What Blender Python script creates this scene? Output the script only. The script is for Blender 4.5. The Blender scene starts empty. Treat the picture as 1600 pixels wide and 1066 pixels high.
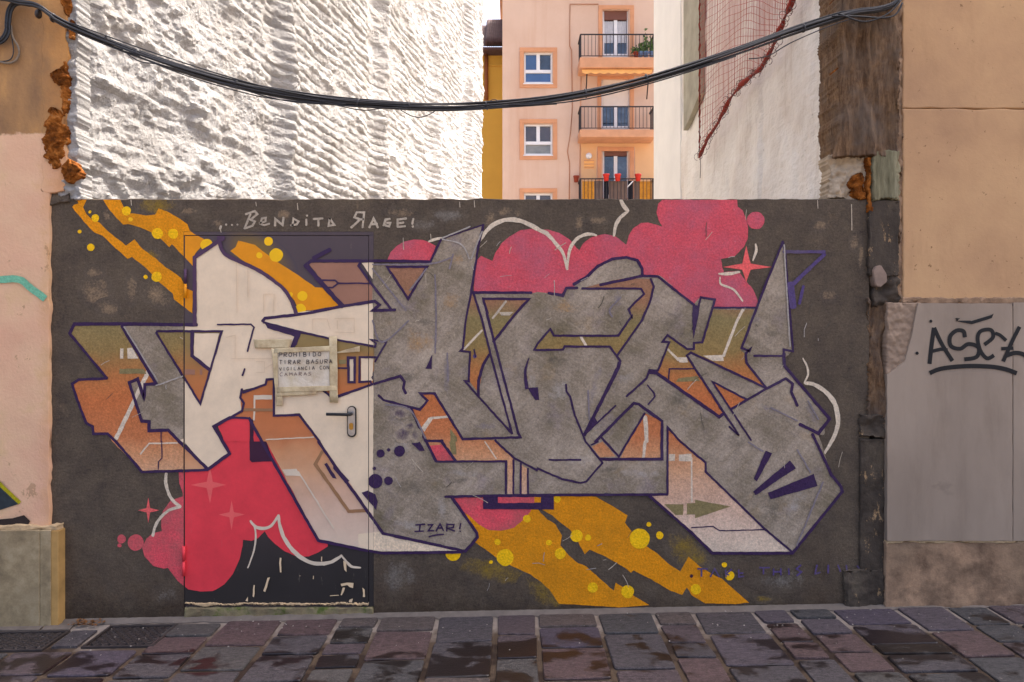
import bpy, bmesh, math, random
from mathutils import Vector, noise as mn
random.seed(7)
scene = bpy.context.scene
COL = scene.collection

# ------------------------------------------------------------------ camera, light
F, D, CZ, HY = 1066.7, 3.77, 1.544, 520.0      # focal px, camera distance to the wall, eye height, horizon row
cam = bpy.data.objects.new('camera', bpy.data.cameras.new('camera')); COL.objects.link(cam)
cam.location = (0, -D, CZ); cam.rotation_euler = (math.pi/2, 0, 0)
cam.data.lens = 24; cam.data.sensor_width = 36
cam.data.shift_y = (HY-533)/1600.0
cam.data.clip_start = 0.05; cam.data.clip_end = 500
scene.camera = cam
SUN = Vector((0.37, 0.25, 0.89)).normalized()
world = bpy.data.worlds.new('World'); scene.world = world; world.use_nodes = True
wn = world.node_tree.nodes; wl = world.node_tree.links
sky = wn.new('ShaderNodeTexSky'); sky.sky_type = 'NISHITA'; sky.sun_disc = False
sky.sun_elevation = math.asin(SUN.z); sky.sun_rotation = math.atan2(SUN.x, SUN.y)
sky.air_density = 0.55; sky.dust_density = 6.0; sky.ozone_density = 0.0
bg = wn['Background']; bg.inputs['Strength'].default_value = 0.15
wl.new(sky.outputs[0], bg.inputs[0])
sun = bpy.data.objects.new('sun', bpy.data.lights.new('sun', 'SUN')); COL.objects.link(sun)
sun.data.energy = 2.0; sun.data.angle = math.radians(0.6); sun.data.color = (1.0, 0.95, 0.88)
sun.rotation_euler = SUN.to_track_quat('Z', 'Y').to_euler(); sun.location = (3, 2, 12)
scene.view_settings.view_transform = 'Standard'; scene.view_settings.look = 'None'
scene.view_settings.gamma = 1.0; scene.view_settings.use_curve_mapping = False
scene.view_settings.exposure = 2.0
scene.render.engine = 'CYCLES'
scene.cycles.use_denoising = True
scene.cycles.max_bounces = 8; scene.cycles.diffuse_bounces = 5

# ------------------------------------------------------------------ helpers
def P(px, py, y=0.0):
    d = D + y
    return Vector(((px-800)*d/F, y, CZ-(py-HY)*d/F))
def lin(c):
    if isinstance(c, (tuple, list)) and max(c) > 1.0:
        return tuple((v/255/12.92 if v/255 <= .04045 else ((v/255+.055)/1.055)**2.4) for v in c[:3])+(1,)
    return tuple(c[:3])+(1,)
def link(name, me, parent=None, mat=None):
    o = bpy.data.objects.new(name, me); COL.objects.link(o)
    if parent is not None: o.parent = parent
    if mat is not None and me is not None: me.materials.append(mat)
    return o
def mesh(name, verts, faces, mat=None, parent=None, smooth=False):
    me = bpy.data.meshes.new(name); me.from_pydata([tuple(v) for v in verts], [], faces); me.update()
    if smooth:
        me.polygons.foreach_set('use_smooth', [True]*len(me.polygons))
    return link(name, me, parent, mat)
def thing(name, label, cat, group=None):
    o = bpy.data.objects.new(name, None); COL.objects.link(o); o.empty_display_size = .1
    return tag(o, label, cat, group)
def tag(o, label=None, cat=None, group=None, kind=None):
    if label: o['label'] = label
    if cat: o['category'] = cat
    if group: o['group'] = group
    if kind: o['kind'] = kind
    return o
def bm_obj(name, bm, mat, parent=None, smooth=False):
    me = bpy.data.meshes.new(name); bm.to_mesh(me); bm.free()
    if smooth: me.polygons.foreach_set('use_smooth', [True]*len(me.polygons))
    return link(name, me, parent, mat)
def box(name, mat, parent, x0, x1, y0, y1, z0, z1, bev=0.0, seg=2):
    bm = bmesh.new()
    bmesh.ops.create_cube(bm, size=1)
    for v in bm.verts:
        v.co = Vector(((x0+x1)/2+v.co.x*(x1-x0), (y0+y1)/2+v.co.y*(y1-y0), (z0+z1)/2+v.co.z*(z1-z0)))
    if bev: bmesh.ops.bevel(bm, geom=bm.edges[:], offset=bev, segments=seg, affect='EDGES', profile=.5)
    return bm_obj(name, bm, mat, parent)
def pbox(name, mat, parent, px0, px1, py0, py1, yf, depth, bev=0.0):
    a, b = P(px0, py1, yf), P(px1, py0, yf)
    return box(name, mat, parent, a.x, b.x, yf, yf+depth, a.z, b.z, bev)
def tube_verts(pts, r, n=8, taper=None):
    vs, fs = [], []
    for i, p in enumerate(pts):
        p = Vector(p)
        a = Vector(pts[max(i-1, 0)]); b = Vector(pts[min(i+1, len(pts)-1)])
        t = (b-a).normalized()
        u = t.cross(Vector((0, 0, 1)))
        if u.length < .05: u = t.cross(Vector((0, 1, 0)))
        u.normalize(); w = t.cross(u)
        rr = r if taper is None else r*taper(i/(len(pts)-1))
        for k in range(n):
            an = 2*math.pi*k/n
            vs.append(p+u*math.cos(an)*rr+w*math.sin(an)*rr)
    for i in range(len(pts)-1):
        for k in range(n):
            fs.append((i*n+k, i*n+(k+1) % n, (i+1)*n+(k+1) % n, (i+1)*n+k))
    fs.append(tuple(range(n))[::-1]); fs.append(tuple(range((len(pts)-1)*n, len(pts)*n)))
    return vs, fs
def tube(name, mat, parent, pts, r, n=8, taper=None):
    v, f = tube_verts(pts, r, n, taper)
    return mesh(name, v, f, mat, parent, True)
def catmull(pts, k=6, closed=False):
    out = []; n = len(pts)
    if n < 3: return list(pts)
    rng = range(n if closed else n-1)
    for i in rng:
        if closed: p0, p1, p2, p3 = pts[(i-1) % n], pts[i], pts[(i+1) % n], pts[(i+2) % n]
        else: p0, p1, p2, p3 = pts[max(i-1, 0)], pts[i], pts[i+1], pts[min(i+2, n-1)]
        for j in range(k):
            t = j/k; t2 = t*t; t3 = t2*t
            out.append(tuple(.5*((2*p1[a])+(-p0[a]+p2[a])*t+(2*p0[a]-5*p1[a]+4*p2[a]-p3[a])*t2+(-p0[a]+3*p1[a]-3*p2[a]+p3[a])*t3) for a in range(len(p1))))
    if not closed: out.append(tuple(pts[-1]))
    return out
def extrude_poly(name, mat, parent, pts, yf, depth, bev=0.0):
    bm = bmesh.new()
    vs = [bm.verts.new(P(x, y, yf)) for x, y in pts]
    f = bm.faces.new(vs)
    r = bmesh.ops.extrude_face_region(bm, geom=[f])
    for g in r['geom']:
        if isinstance(g, bmesh.types.BMVert): g.co.y += depth
    bmesh.ops.recalc_face_normals(bm, faces=bm.faces[:])
    if bev: bmesh.ops.bevel(bm, geom=bm.edges[:], offset=bev, segments=2, affect='EDGES')
    bmesh.ops.triangulate(bm, faces=[q for q in bm.faces if len(q.verts) > 4])
    return bm_obj(name, bm, mat, parent)
def fbm(x, y, z, o=4):
    return mn.fractal(Vector((x, y, z)), 1.0, 2.1, o)
def rough_block(name, mat, parent, px0, px1, py0, py1, yf, depth, amp=.01, sc=6.0, step=.02, edge=.012, zs=1.0, seed=0.0, smooth=True, blob=False, recess=.005):
    """a block whose front is displaced and whose outline is ragged; blob rounds the outline off"""
    a, b = P(px0, py1, yf), P(px1, py0, yf)
    nx = max(3, int((b.x-a.x)/step)); nz = max(3, int((b.z-a.z)/step))
    rim = .003
    def axis(lo, hi, n):
        mid = [lo+(hi-lo)*i/n for i in range(1, n)]
        return [lo, lo+rim, lo+2.6*rim]+[m for m in mid if lo+.009 < m < hi-.009]+[hi-2.6*rim, hi-rim, hi]
    X, Z = axis(a.x, b.x, nx), axis(a.z, b.z, nz); nx = len(X)-1; nz = len(Z)-1
    cx, cz = (a.x+b.x)/2, (a.z+b.z)/2; hx, hz = (b.x-a.x)/2, (b.z-a.z)/2
    jr = random.Random(int(seed*100)+1); jit = {}
    for q in range(max(nx, nz)+1):
        for side in (False, True): jit[(q, side)] = jr.gauss(0, .6); jit[(q+9999, side)] = jr.gauss(0, .6)
    vs, fs = [], []
    for j in range(nz+1):
        for i in range(nx+1):
            x, z = X[i], Z[j]; e = min(i, nx-i, j, nz-j)
            h = fbm(x*sc+seed, seed*1.7, z*sc*zs, 6); y = yf-h*amp
            if blob:
                v = (z-cz)/hz; k = (max(.02, 1-v*v))**.45*(1+.55*fbm(seed, seed*2, z*16, 5)); u = (x-cx)/hx
                x = cx+hx*u*k+hx*.45*fbm(seed+3, 1, z*12, 4); y += .010*(u*u)
            x += (fbm(seed+9, i//3, z*8, 4)*.8+jit.get((j, i//3 > 1), 0)*.22)*edge*(1 if i in (0, 1, 2, nx-2, nx-1, nx) else 0)
            z += (fbm(seed+5, x*8, j//3, 4)*.8+jit.get((i+9999, j//3 > 1), 0)*.22)*edge*(1 if j in (0, 1, 2, nz-2, nz-1, nz) else 0)
            vs.append((x, y+(recess if e == 0 else 0), z))
    w = nx+1
    for j in range(nz):
        for i in range(nx):
            fs.append((j*w+i, j*w+i+1, (j+1)*w+i+1, (j+1)*w+i))
    ring = [i for i in range(nx+1)]+[j*w+nx for j in range(1, nz+1)]+[nz*w+i for i in range(nx-1, -1, -1)]+[j*w for j in range(nz-1, 0, -1)]
    base = len(vs)
    for r in ring: vs.append((vs[r][0], yf+depth, vs[r][2]))
    m = len(ring)
    for k in range(m):
        fs.append((ring[(k+1) % m], ring[k], base+k, base+(k+1) % m))
    return mesh(name, vs, fs, mat, parent, smooth)

# ------------------------------------------------------------------ materials
class NT:
    def __init__(s, tree): s.t = tree; s.n = tree.nodes; s.l = tree.links
    def new(s, typ, **kw):
        n = s.n.new(typ)
        for k, v in kw.items(): setattr(n, k, v)
        return n
    def set(s, sock, v):
        if hasattr(v, 'is_output') or isinstance(v, bpy.types.NodeSocket): s.l.new(v, sock)
        else: sock.default_value = v
    def pos(s, scale=(1, 1, 1), off=(0, 0, 0)):
        g = s.new('ShaderNodeNewGeometry')
        m = s.new('ShaderNodeMapping'); m.inputs['Scale'].default_value = scale; m.inputs['Location'].default_value = off
        s.l.new(g.outputs['Position'], m.inputs['Vector']); return m.outputs[0]
    def noise(s, scale, detail=4, rough=.6, vec=None, dist=0.0):
        n = s.new('ShaderNodeTexNoise'); n.inputs['Scale'].default_value = scale; n.inputs['Detail'].default_value = detail
        n.inputs['Roughness'].default_value = rough; n.inputs['Distortion'].default_value = dist
        if vec is None: vec = s.pos()
        s.l.new(vec, n.inputs['Vector']); return n.outputs['Fac']
    def rng(s, v, a, b, c=0.0, d=1.0, clamp=True):
        n = s.new('ShaderNodeMapRange', clamp=clamp)
        s.set(n.inputs[0], v)
        for i, q in enumerate((a, b, c, d)): s.set(n.inputs[1+i], q)
        return n.outputs[0]
    def math(s, op, a, b=0.0):
        n = s.new('ShaderNodeMath', operation=op); s.set(n.inputs[0], a); s.set(n.inputs[1], b); return n.outputs[0]
    def mix(s, f, a, b, mode='MIX'):
        n = s.new('ShaderNodeMix', data_type='RGBA', blend_type=mode)
        s.set(n.inputs[0], f); s.set(n.inputs[6], a); s.set(n.inputs[7], b); return n.outputs[2]
    def ramp(s, f, stops, interp='LINEAR'):
        n = s.new('ShaderNodeValToRGB'); n.color_ramp.interpolation = interp
        e = n.color_ramp.elements
        while len(e) < len(stops): e.new(.5)
        for q, (p, c) in zip(e, stops): q.position = p; q.color = lin(c)
        s.l.new(f, n.inputs[0]); return n.outputs[0]
    def bump(s, h, strength=.5, dist=.002, normal=None):
        n = s.new('ShaderNodeBump'); n.inputs['Strength'].default_value = strength; n.inputs['Distance'].default_value = dist
        s.l.new(h, n.inputs['Height'])
        if normal is not None: s.l.new(normal, n.inputs['Normal'])
        return n.outputs[0]
    def sep(s, v):
        n = s.new('ShaderNodeSeparateXYZ'); s.l.new(v, n.inputs[0]); return n.outputs
def material(name, build, rough=.85, spec=.3):
    m = bpy.data.materials.new(name); m.use_nodes = True
    nt = NT(m.node_tree); b = m.node_tree.nodes['Principled BSDF']
    b.inputs['Roughness'].default_value = rough; b.inputs['Specular IOR Level'].default_value = spec
    c = build(nt, b)
    if c is not None: nt.set(b.inputs['Base Color'], c)
    return m
def gain(nt, c, g):
    return nt.mix(1.0, c, tuple(g)+(1,), 'MULTIPLY')
def simple(name, rgb, var=.12, sc=20, rough=.7, spec=.3, metal=0.0, bump=0.0, bsc=80):
    def f(nt, b):
        b.inputs['Metallic'].default_value = metal
        n = nt.noise(sc, 5); k = nt.rng(n, .25, .75, 1-var, 1+var)
        if bump: nt.l.new(nt.bump(nt.noise(bsc, 5), bump, .002), b.inputs['Normal'])
        v = nt.new('ShaderNodeVectorMath', operation='SCALE'); v.inputs[0].default_value = lin(rgb)[:3]; nt.l.new(k, v.inputs['Scale'])
        return v.outputs[0]
    return material(name, f, rough, spec)

def group(name, build):
    g = bpy.data.node_groups.new(name, 'ShaderNodeTree')
    g.interface.new_socket('Color', in_out='OUTPUT', socket_type='NodeSocketColor')
    nt = NT(g); out = nt.new('NodeGroupOutput')
    nt.l.new(build(nt), out.inputs[0]); return g
def wall_color(nt):
    big = nt.noise(1.7, 3); mid = nt.noise(9, 5, .65); fine = nt.noise(85, 5, .8)
    c = nt.ramp(big, [(.3, (74, 67, 62)), (.55, (86, 78, 71)), (.72, (100, 91, 81))])
    c = nt.mix(nt.rng(mid, .35, .8), c, lin((106, 97, 84)))
    # worn patches where the lighter render shows through
    w = nt.math('MULTIPLY', nt.rng(nt.noise(2.6, 5, .7, nt.pos(off=(3, 0, 1))), .60, .74), nt.rng(nt.math('ADD', nt.math('MULTIPLY', fine, .6), nt.math('MULTIPLY', nt.noise(45, 4, .7), .5)), .5, .72))
    c = nt.mix(nt.math('MULTIPLY', w, .75), c, lin((150, 128, 100)))
    # dirt splashed up from the street
    z = nt.sep(nt.pos())[2]
    d = nt.math('MULTIPLY', nt.rng(z, .55, 0.0), nt.rng(nt.noise(5, 5, .7), .35, .65))
    c = nt.mix(nt.math('MULTIPLY', d, .55), c, lin((78, 62, 47)))
    gr = nt.rng(nt.math('ADD', z, nt.rng(nt.noise(16, 6, .7), .3, .7, -.06, .06)), .10, -.04)
    c = nt.mix(nt.math('MULTIPLY', gr, .6), c, lin((44, 36, 28)))
    # drip streaks from the coping
    st = nt.math('MULTIPLY', nt.rng(nt.noise(22, 4, .6, nt.pos((1, 1, .06))), .56, .72), nt.rng(z, 1.2, 2.3))
    c = nt.mix(nt.math('MULTIPLY', st, .35), c, lin((120, 110, 100)))
    k = nt.math('MULTIPLY', nt.rng(fine, .3, .7, .66, 1.36), nt.rng(nt.noise(34, 5, .7, nt.pos((.7, 1, 2.2))), .3, .7, .84, 1.16))
    k = nt.math('MULTIPLY', k, nt.rng(nt.noise(48, 3, .6, nt.pos((.45, 1, 1.6), (4, 0, 2))), .30, .36, .6, 1.0))
    return gain(nt, nt.mix(1.0, c, k, 'MULTIPLY'), (.92, .84, .75))
WALLG = group('wall_paint_base', wall_color)
def grey_color(nt):
    def rot(a, sx, sz, off=(0, 0, 0)):
        g = nt.new('ShaderNodeNewGeometry'); r = nt.new('ShaderNodeVectorRotate', rotation_type='Y_AXIS'); r.inputs['Angle'].default_value = a
        m = nt.new('ShaderNodeMapping'); m.inputs['Scale'].default_value = (sx, 1, sz); m.inputs['Location'].default_value = off
        nt.l.new(g.outputs['Position'], r.inputs['Vector']); nt.l.new(r.outputs[0], m.inputs['Vector']); return m.outputs[0]
    a = nt.noise(3.0, 4, .55); fine = nt.noise(90, 5, .8)
    c = nt.ramp(a, [(.32, (88, 80, 66)), (.46, (110, 101, 92)), (.58, (128, 118, 110)), (.70, (142, 131, 122))])
    c = nt.mix(nt.rng(nt.noise(11, 6, .7, rot(.8, .35, 2.0)), .44, .70, 0, .5), c, lin((90, 82, 66)))
    c = nt.mix(nt.rng(nt.noise(13, 6, .7, rot(-.5, .3, 2.2, (3, 0, 1))), .50, .74, 0, .4), c, lin((152, 141, 131)))
    c = nt.mix(nt.rng(nt.noise(24, 6, .75, rot(1.5, .2, 2.4, (1, 0, 6))), .58, .76, 0, .35), c, lin((164, 153, 142)))
    c = nt.mix(nt.rng(nt.noise(5, 4, .6, nt.pos(off=(7, 0, 2))), .57, .72, 0, .35), c, lin((108, 98, 116)))
    c = nt.mix(nt.rng(nt.noise(4, 4, .6, nt.pos(off=(1, 0, 9))), .6, .74, 0, .4), c, lin((140, 116, 84)))
    c = nt.mix(1.0, c, nt.rng(fine, .3, .7, .66, 1.36), 'MULTIPLY')
    return gain(nt, c, (1.66, 1.56, 1.34))
GREYG = group('silver_overpaint', grey_color)
def stucco(nt, b, s=.55):
    s = s*1.5
    h = nt.math('ADD', nt.math('MULTIPLY', nt.noise(75, 6, .65), .7), nt.math('MULTIPLY', nt.noise(14, 3, .5), .8))
    h = nt.math('ADD', h, nt.math('MULTIPLY', nt.noise(260, 2, .5), .25))
    nt.l.new(nt.bump(h, s, .006), b.inputs['Normal'])
FADE = [(370, (142, 102, 88)), (470, (140, 104, 82)), (500, (124, 112, 78)), (548, (133, 112, 72)), (585, (165, 108, 66)), (625, (176, 104, 64)), (680, (176, 110, 74)), (705, (184, 132, 98)), (735, (190, 148, 120)), (775, (190, 158, 142)), (815, (196, 172, 160)), (860, (200, 184, 172))]
PC = {  # paint colours as they look in daylight shade
 'yellow': (206, 134, 12), 'dot': (224, 178, 12), 'pink': (190, 76, 92), 'red': (204, 58, 72), 'star': (214, 92, 96), 'cream': (221, 199, 172),
 'fade': None, 'grey': None, 'purple': (58, 36, 72), 'plum': (82, 56, 82), 'white': (196, 184, 172), 'chalk': (172, 162, 152), 'olive': (122, 112, 80), 'brown': (142, 104, 90), 'tan': (138, 104, 78),
 'wine': (62, 28, 52), 'violet': (84, 66, 116), 'beige': (156, 130, 100), 'ochre': (166, 126, 78), 'mist': (132, 121, 124), 'silver': (170, 160, 150), 'black': (24, 22, 24),
 'greydark': (84, 78, 68), 'chip': (206, 184, 156), 'pencil': (196, 178, 158), 'yellowmist': (140, 112, 34), 'pinkmist': (150, 110, 130), 'teal': (104, 168, 148), 'lime': (172, 160, 20), 'doordark': (44, 42, 45), 'lightwall': (126, 118, 108), 'pinkred': (206, 76, 92)}
WEAR = {'yellow': .6, 'dot': .3, 'pink': .55, 'red': .12, 'cream': .15, 'fade': .22, 'purple': .3, 'plum': .2, 'white': .3, 'chalk': .55, 'violet': .75, 'pinkred': .8}
_mats = {}
def paint(key, surf='wall', soft=None):
    k = (key, surf, soft)
    if k in _mats: return _mats[k]
    def f(nt, b):
        door = surf == 'door'
        g = nt.new('ShaderNodeGroup'); g.node_tree = GREYG if soft == 'grey' else WALLG
        if key == 'grey':
            gg = nt.new('ShaderNodeGroup'); gg.node_tree = GREYG; c = gg.outputs[0]
        elif key == 'fade':
            z = nt.sep(nt.pos())[2]
            zz = nt.math('ADD', z, nt.rng(nt.noise(6, 3), .3, .7, -.03, .03))
            z0, z1 = P(0, 862).z, P(0, 368).z
            c = nt.ramp(nt.rng(zz, z1, z0), [((p-368)/(862-368), q) for p, q in FADE])
        else: c = lin(PC[key])
        bright = key in ('cream', 'yellow', 'dot', 'pink', 'red', 'star', 'fade', 'white', 'chalk', 'olive', 'brown', 'tan', 'pinkred', 'chip', 'teal', 'pencil')
        if bright: c = gain(nt, c, (1.28, 1.2, 1.02) if key not in ('cream',) else (1.14, 1.12, 1.05))
        fine = nt.noise(85, 5, .8); mid = nt.noise(7, 5, .65)
        if key == 'pink':
            c = nt.mix(nt.rng(nt.noise(4.5, 6, .7, nt.pos(off=(2, 0, 4))), .46, .72, 0, .45), c, lin((160, 100, 120)))
            c = nt.mix(nt.rng(nt.noise(3.2, 5, .6, nt.pos(off=(9, 0, 4))), .52, .7, 0, .8), c, lin((206, 74, 84)))
            c = nt.mix(nt.rng(nt.noise(28, 5, .75), .62, .74, 0, .6), c, lin((190, 140, 146)))
        if key != 'grey':
            c = nt.mix(1.0, c, nt.rng(mid, .25, .75, .86, 1.1), 'MULTIPLY')
            c = nt.mix(1.0, c, nt.rng(fine, .3, .7, 1-(.03 if door else .34), 1+(.03 if door else .28)), 'MULTIPLY')
        w = WEAR.get(key, .25)*(.25 if door else 1)
        if soft:
            at = nt.new('ShaderNodeAttribute', attribute_name='soft')
            if door: m = at.outputs['Fac']
            else: m = nt.rng(nt.math('ADD', at.outputs['Fac'], nt.math('ADD', nt.math('MULTIPLY', nt.math('SUBTRACT', fine, .5), 1.1), nt.math('MULTIPLY', nt.math('SUBTRACT', nt.noise(13, 6, .75), .5), 2.4))), .35, 1.15, 0, .85)
            if not door: m = nt.math('MULTIPLY', m, nt.rng(at.outputs['Fac'], 0, .3))
            base = lin((78, 67, 74)) if door else g.outputs[0]
            c = nt.mix(m, base, c)
        elif key not in ('grey',) and w > 0:
            m1 = nt.rng(nt.math('ADD', nt.math('MULTIPLY', fine, .45), nt.math('MULTIPLY', nt.noise(38, 5, .75), .6)), .66-.10*w, .74-.06*w)
            m2 = nt.rng(nt.noise(3.2, 5, .65, nt.pos(off=(5, 0, 5))), .60-.25*w, .72-.15*w)
            m = nt.math('MULTIPLY', nt.math('ADD', nt.math('MULTIPLY', m1, .5), nt.math('MULTIPLY', m2, .55)), w)
            under = {'pink': (150, 104, 122), 'yellow': (150, 104, 24), 'purple': (112, 100, 120), 'cream': (178, 160, 146)}.get(key, (110, 98, 88))
            c = nt.mix(m, c, lin(under))
        if door:
            b.inputs['Roughness'].default_value = .5
            # faint dents, roller marks and scratches of the sheet-metal leaf
            nt.l.new(nt.bump(nt.math('ADD', nt.noise(7, 3), nt.math('MULTIPLY', nt.noise(60, 4, .6, nt.pos((1, 1, .3))), .2)), .12, .01), b.inputs['Normal'])
            sc = nt.math('MULTIPLY', nt.rng(nt.noise(40, 4, .7, nt.pos((1.5, 1, .1))), .66, .74), .25)
            c = nt.mix(sc, c, lin((150, 138, 126)))
        else: stucco(nt, b, .5)
        return c
    m = material('paint_%s_%s%s' % (key, surf, '_soft_'+soft if soft else ''), f, .8, .25)
    _mats[k] = m; return m

M = {}
def wallmat(nt, b):
    g = nt.new('ShaderNodeGroup'); g.node_tree = WALLG; stucco(nt, b, .6); return g.outputs[0]
M['wall'] = material('dark_grey_render', wallmat, .9, .2)
def doormat(nt, b):
    z = nt.sep(nt.pos())[2]
    c = nt.ramp(nt.rng(z, P(0, 900).z, P(0, 600).z), [(0, (47, 42, 40)), (1, (80, 66, 68))])
    c = nt.mix(nt.math('MULTIPLY', nt.rng(nt.noise(30, 5, .75, nt.pos((1, 1, .25))), .64, .72), .3), c, lin((140, 128, 112)))
    return nt.mix(1.0, c, nt.rng(nt.noise(5, 4), .3, .7, .92, 1.08), 'MULTIPLY')
M['door'] = material('dark_door_paint', doormat, .5, .35)
def plaster_left(nt, b):
    s = nt.sep(nt.pos()); z = nt.math('ADD', s[2], nt.rng(nt.noise(9, 5, .7), .3, .7, -.02, .02))
    up = nt.ramp(nt.noise(4, 5, .65, nt.pos((1, 1, .5))), [(.3, (132, 104, 82)), (.5, (162, 126, 92)), (.68, (194, 150, 100))])
    lo = nt.ramp(nt.noise(3, 4, .6), [(.3, (212, 168, 148)), (.55, (216, 180, 156)), (.75, (206, 178, 140))])
    lo = nt.mix(nt.rng(nt.noise(6.5, 6, .7, nt.pos((1, 1, .8))), .63, .645, 0, .75), lo, lin((168, 138, 112)))
    c = nt.mix(nt.rng(z, P(0, 213).z, P(0, 208).z), lo, up)
    c = nt.mix(nt.rng(nt.math('ADD', s[0], nt.rng(nt.noise(12, 5, .7), .3, .7, -.05, .05)), P(62, 0).x, P(100, 0).x, 0, .5), c, lin((196, 140, 86)))
    h = nt.math('ADD', nt.noise(60, 6, .6), nt.math('MULTIPLY', nt.noise(6.5, 6, .7, nt.pos((1, 1, .8))), 2.0))
    nt.l.new(nt.bump(h, .5, .005), b.inputs['Normal']); return gain(nt, c, (1.05, 1.0, .85))
M['plaster_left'] = material('peeling_pink_plaster', plaster_left, .9, .2)
def plaster_right(nt, b):
    c = nt.ramp(nt.noise(1.6, 5, .6), [(.3, (178, 138, 110)), (.5, (196, 154, 120)), (.72, (210, 168, 130))])
    c = nt.mix(nt.rng(nt.noise(30, 4, .7), .66, .70, 0, .7), c, lin((112, 78, 56)))
    c = nt.mix(nt.rng(nt.noise(14, 5, .65, nt.pos((.5, 1, .12))), .56, .74, 0, .35), c, lin((166, 128, 100)))
    nt.l.new(nt.bump(nt.math('ADD', nt.noise(55, 6, .6), nt.noise(5, 2)), .3, .004), b.inputs['Normal']); return gain(nt, c, (.92, .94, .84))
M['plaster_right'] = material('beige_render', plaster_right, .9, .2)
def white_lot(nt, b):
    c = nt.ramp(nt.noise(1.1, 5, .6), [(.3, (182, 177, 171)), (.55, (200, 196, 191)), (.8, (190, 182, 172))])
    c = nt.mix(nt.rng(nt.noise(3.4, 7, .75, nt.pos((1, 1, .6))), .60, .74, 0, .7), c, lin((158, 128, 102)))
    c = nt.mix(nt.rng(nt.noise(6, 7, .75), .69, .73, 0, .85), c, lin((120, 76, 44)))
    h = nt.math('ADD', nt.noise(34, 9, .75, nt.pos((1, 1, 1.5))), nt.math('MULTIPLY', nt.noise(110, 5, .75), .5))
    nt.l.new(nt.bump(h, 1.0, .026), b.inputs['Normal']); return c
M['white_rough'] = material('rough_white_foam_render', white_lot, .85, .2)
def white_right(nt, b):
    c = nt.ramp(nt.noise(1.5, 5, .6), [(.3, (214, 203, 190)), (.55, (232, 226, 216)), (.8, (220, 212, 200))])
    c = nt.mix(nt.rng(nt.noise(9, 6, .7, nt.pos((1, 1, .12))), .56, .74, 0, .5), c, lin((176, 156, 134)))
    c = nt.mix(nt.rng(nt.noise(15, 7, .8), .64, .69, 0, .75), c, lin((138, 112, 86)))
    h = nt.math('ADD', nt.noise(20, 7, .6), nt.math('MULTIPLY', nt.noise(8, 4, .6, nt.pos((1, .4, 1.5))), 1.0))
    nt.l.new(nt.bump(h, .8, .02), b.inputs['Normal']); return c
M['white_side'] = material('weathered_white_plaster', white_right, .9, .2)
M['concrete'] = simple('bare_concrete', (158, 152, 134), .25, 5, .9, .2, 0, .5, 30)
M['foam'] = material('orange_expanding_foam', lambda nt, b: (nt.l.new(nt.bump(nt.noise(35, 6, .65), .9, .012), b.inputs['Normal']), nt.ramp(nt.noise(14, 5, .65), [(.3, (48, 28, 14)), (.48, (122, 68, 24)), (.62, (170, 104, 46)), (.75, (196, 150, 100))]))[1], .95, .1)
def wood(nt, b):
    g = nt.math('ADD', nt.math('MULTIPLY', nt.noise(34, 8, .8, nt.pos((1, 1, .10)), .5), .65), nt.math('MULTIPLY', nt.noise(46, 6, .8, nt.pos((1, 1, .5))), .35)); a = nt.noise(5, 5, .65)
    c = nt.ramp(g, [(.3, (44, 31, 22)), (.46, (104, 78, 56)), (.64, (158, 126, 94))])
    c = nt.mix(nt.rng(a, .42, .64, 0, .75), c, lin((112, 98, 86)))
    h = nt.math('ADD', g, nt.math('MULTIPLY', nt.noise(70, 4, .7, nt.pos((1, 1, .3))), .5))
    nt.l.new(nt.bump(h, 1.0, .02), b.inputs['Normal']); return c
M['wood'] = material('rotten_grey_timber', wood, .9, .15)
def woodgreen(nt, b):
    g = nt.noise(26, 7, .7, nt.pos((1, 1, .12)))
    c = nt.ramp(g, [(.3, (72, 66, 48)), (.55, (128, 122, 96)), (.72, (158, 150, 124))])
    nt.l.new(nt.bump(g, .8, .012), b.inputs['Normal']); return c
M['woodgreen'] = material('lichen_covered_timber', woodgreen, .9, .15)
def stub(nt, b):
    c = nt.ramp(nt.noise(7, 6, .7, nt.pos((1, 1, .4))), [(.3, (54, 46, 39)), (.55, (74, 64, 54)), (.7, (98, 86, 70))])
    c = nt.mix(nt.rng(nt.noise(12, 7, .8, nt.pos((1.6, 1, .7))), .585, .62), c, lin((158, 128, 92)))
    nt.l.new(nt.bump(nt.noise(30, 6, .65), .8, .01), b.inputs['Normal']); return c
M['stub'] = material('chipped_dark_paint', stub, .8, .25)
M['stone'] = simple('rough_stone', (134, 122, 108), .3, 18, .9, .2, 0, .9, 50)
def marble(nt, b):
    c = nt.ramp(nt.noise(2.2, 5, .6, nt.pos((1, 1, .35))), [(.3, (146, 138, 134)), (.55, (164, 156, 152)), (.75, (174, 168, 164))])
    c = nt.mix(nt.rng(nt.noise(9, 6, .7, nt.pos((1, 1, .2))), .48, .72, 0, .4), c, lin((126, 116, 108)))
    c = nt.mix(nt.rng(nt.noise(5, 5, .6), .66, .76, 0, .4), c, lin((104, 98, 94)))
    nt.l.new(nt.bump(nt.noise(40, 5, .6), .12, .003), b.inputs['Normal']); return gain(nt, c, (.92, .79, .62))
M['marble'] = material('dull_grey_marble', marble, .6, .3)
def plinth(nt, b):
    c = nt.ramp(nt.noise(6, 7, .7), [(.32, (92, 76, 64)), (.5, (134, 114, 96)), (.68, (170, 144, 120))])
    c = nt.mix(nt.rng(nt.noise(3, 4), .5, .7, 0, .5), c, lin((100, 92, 80)))
    nt.l.new(nt.bump(nt.noise(28, 7, .7), .6, .008), b.inputs['Normal']); return gain(nt, c, (1.2, 1.08, .95))
M['plinth'] = material('stained_cement', plinth, .9, .2)
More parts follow.
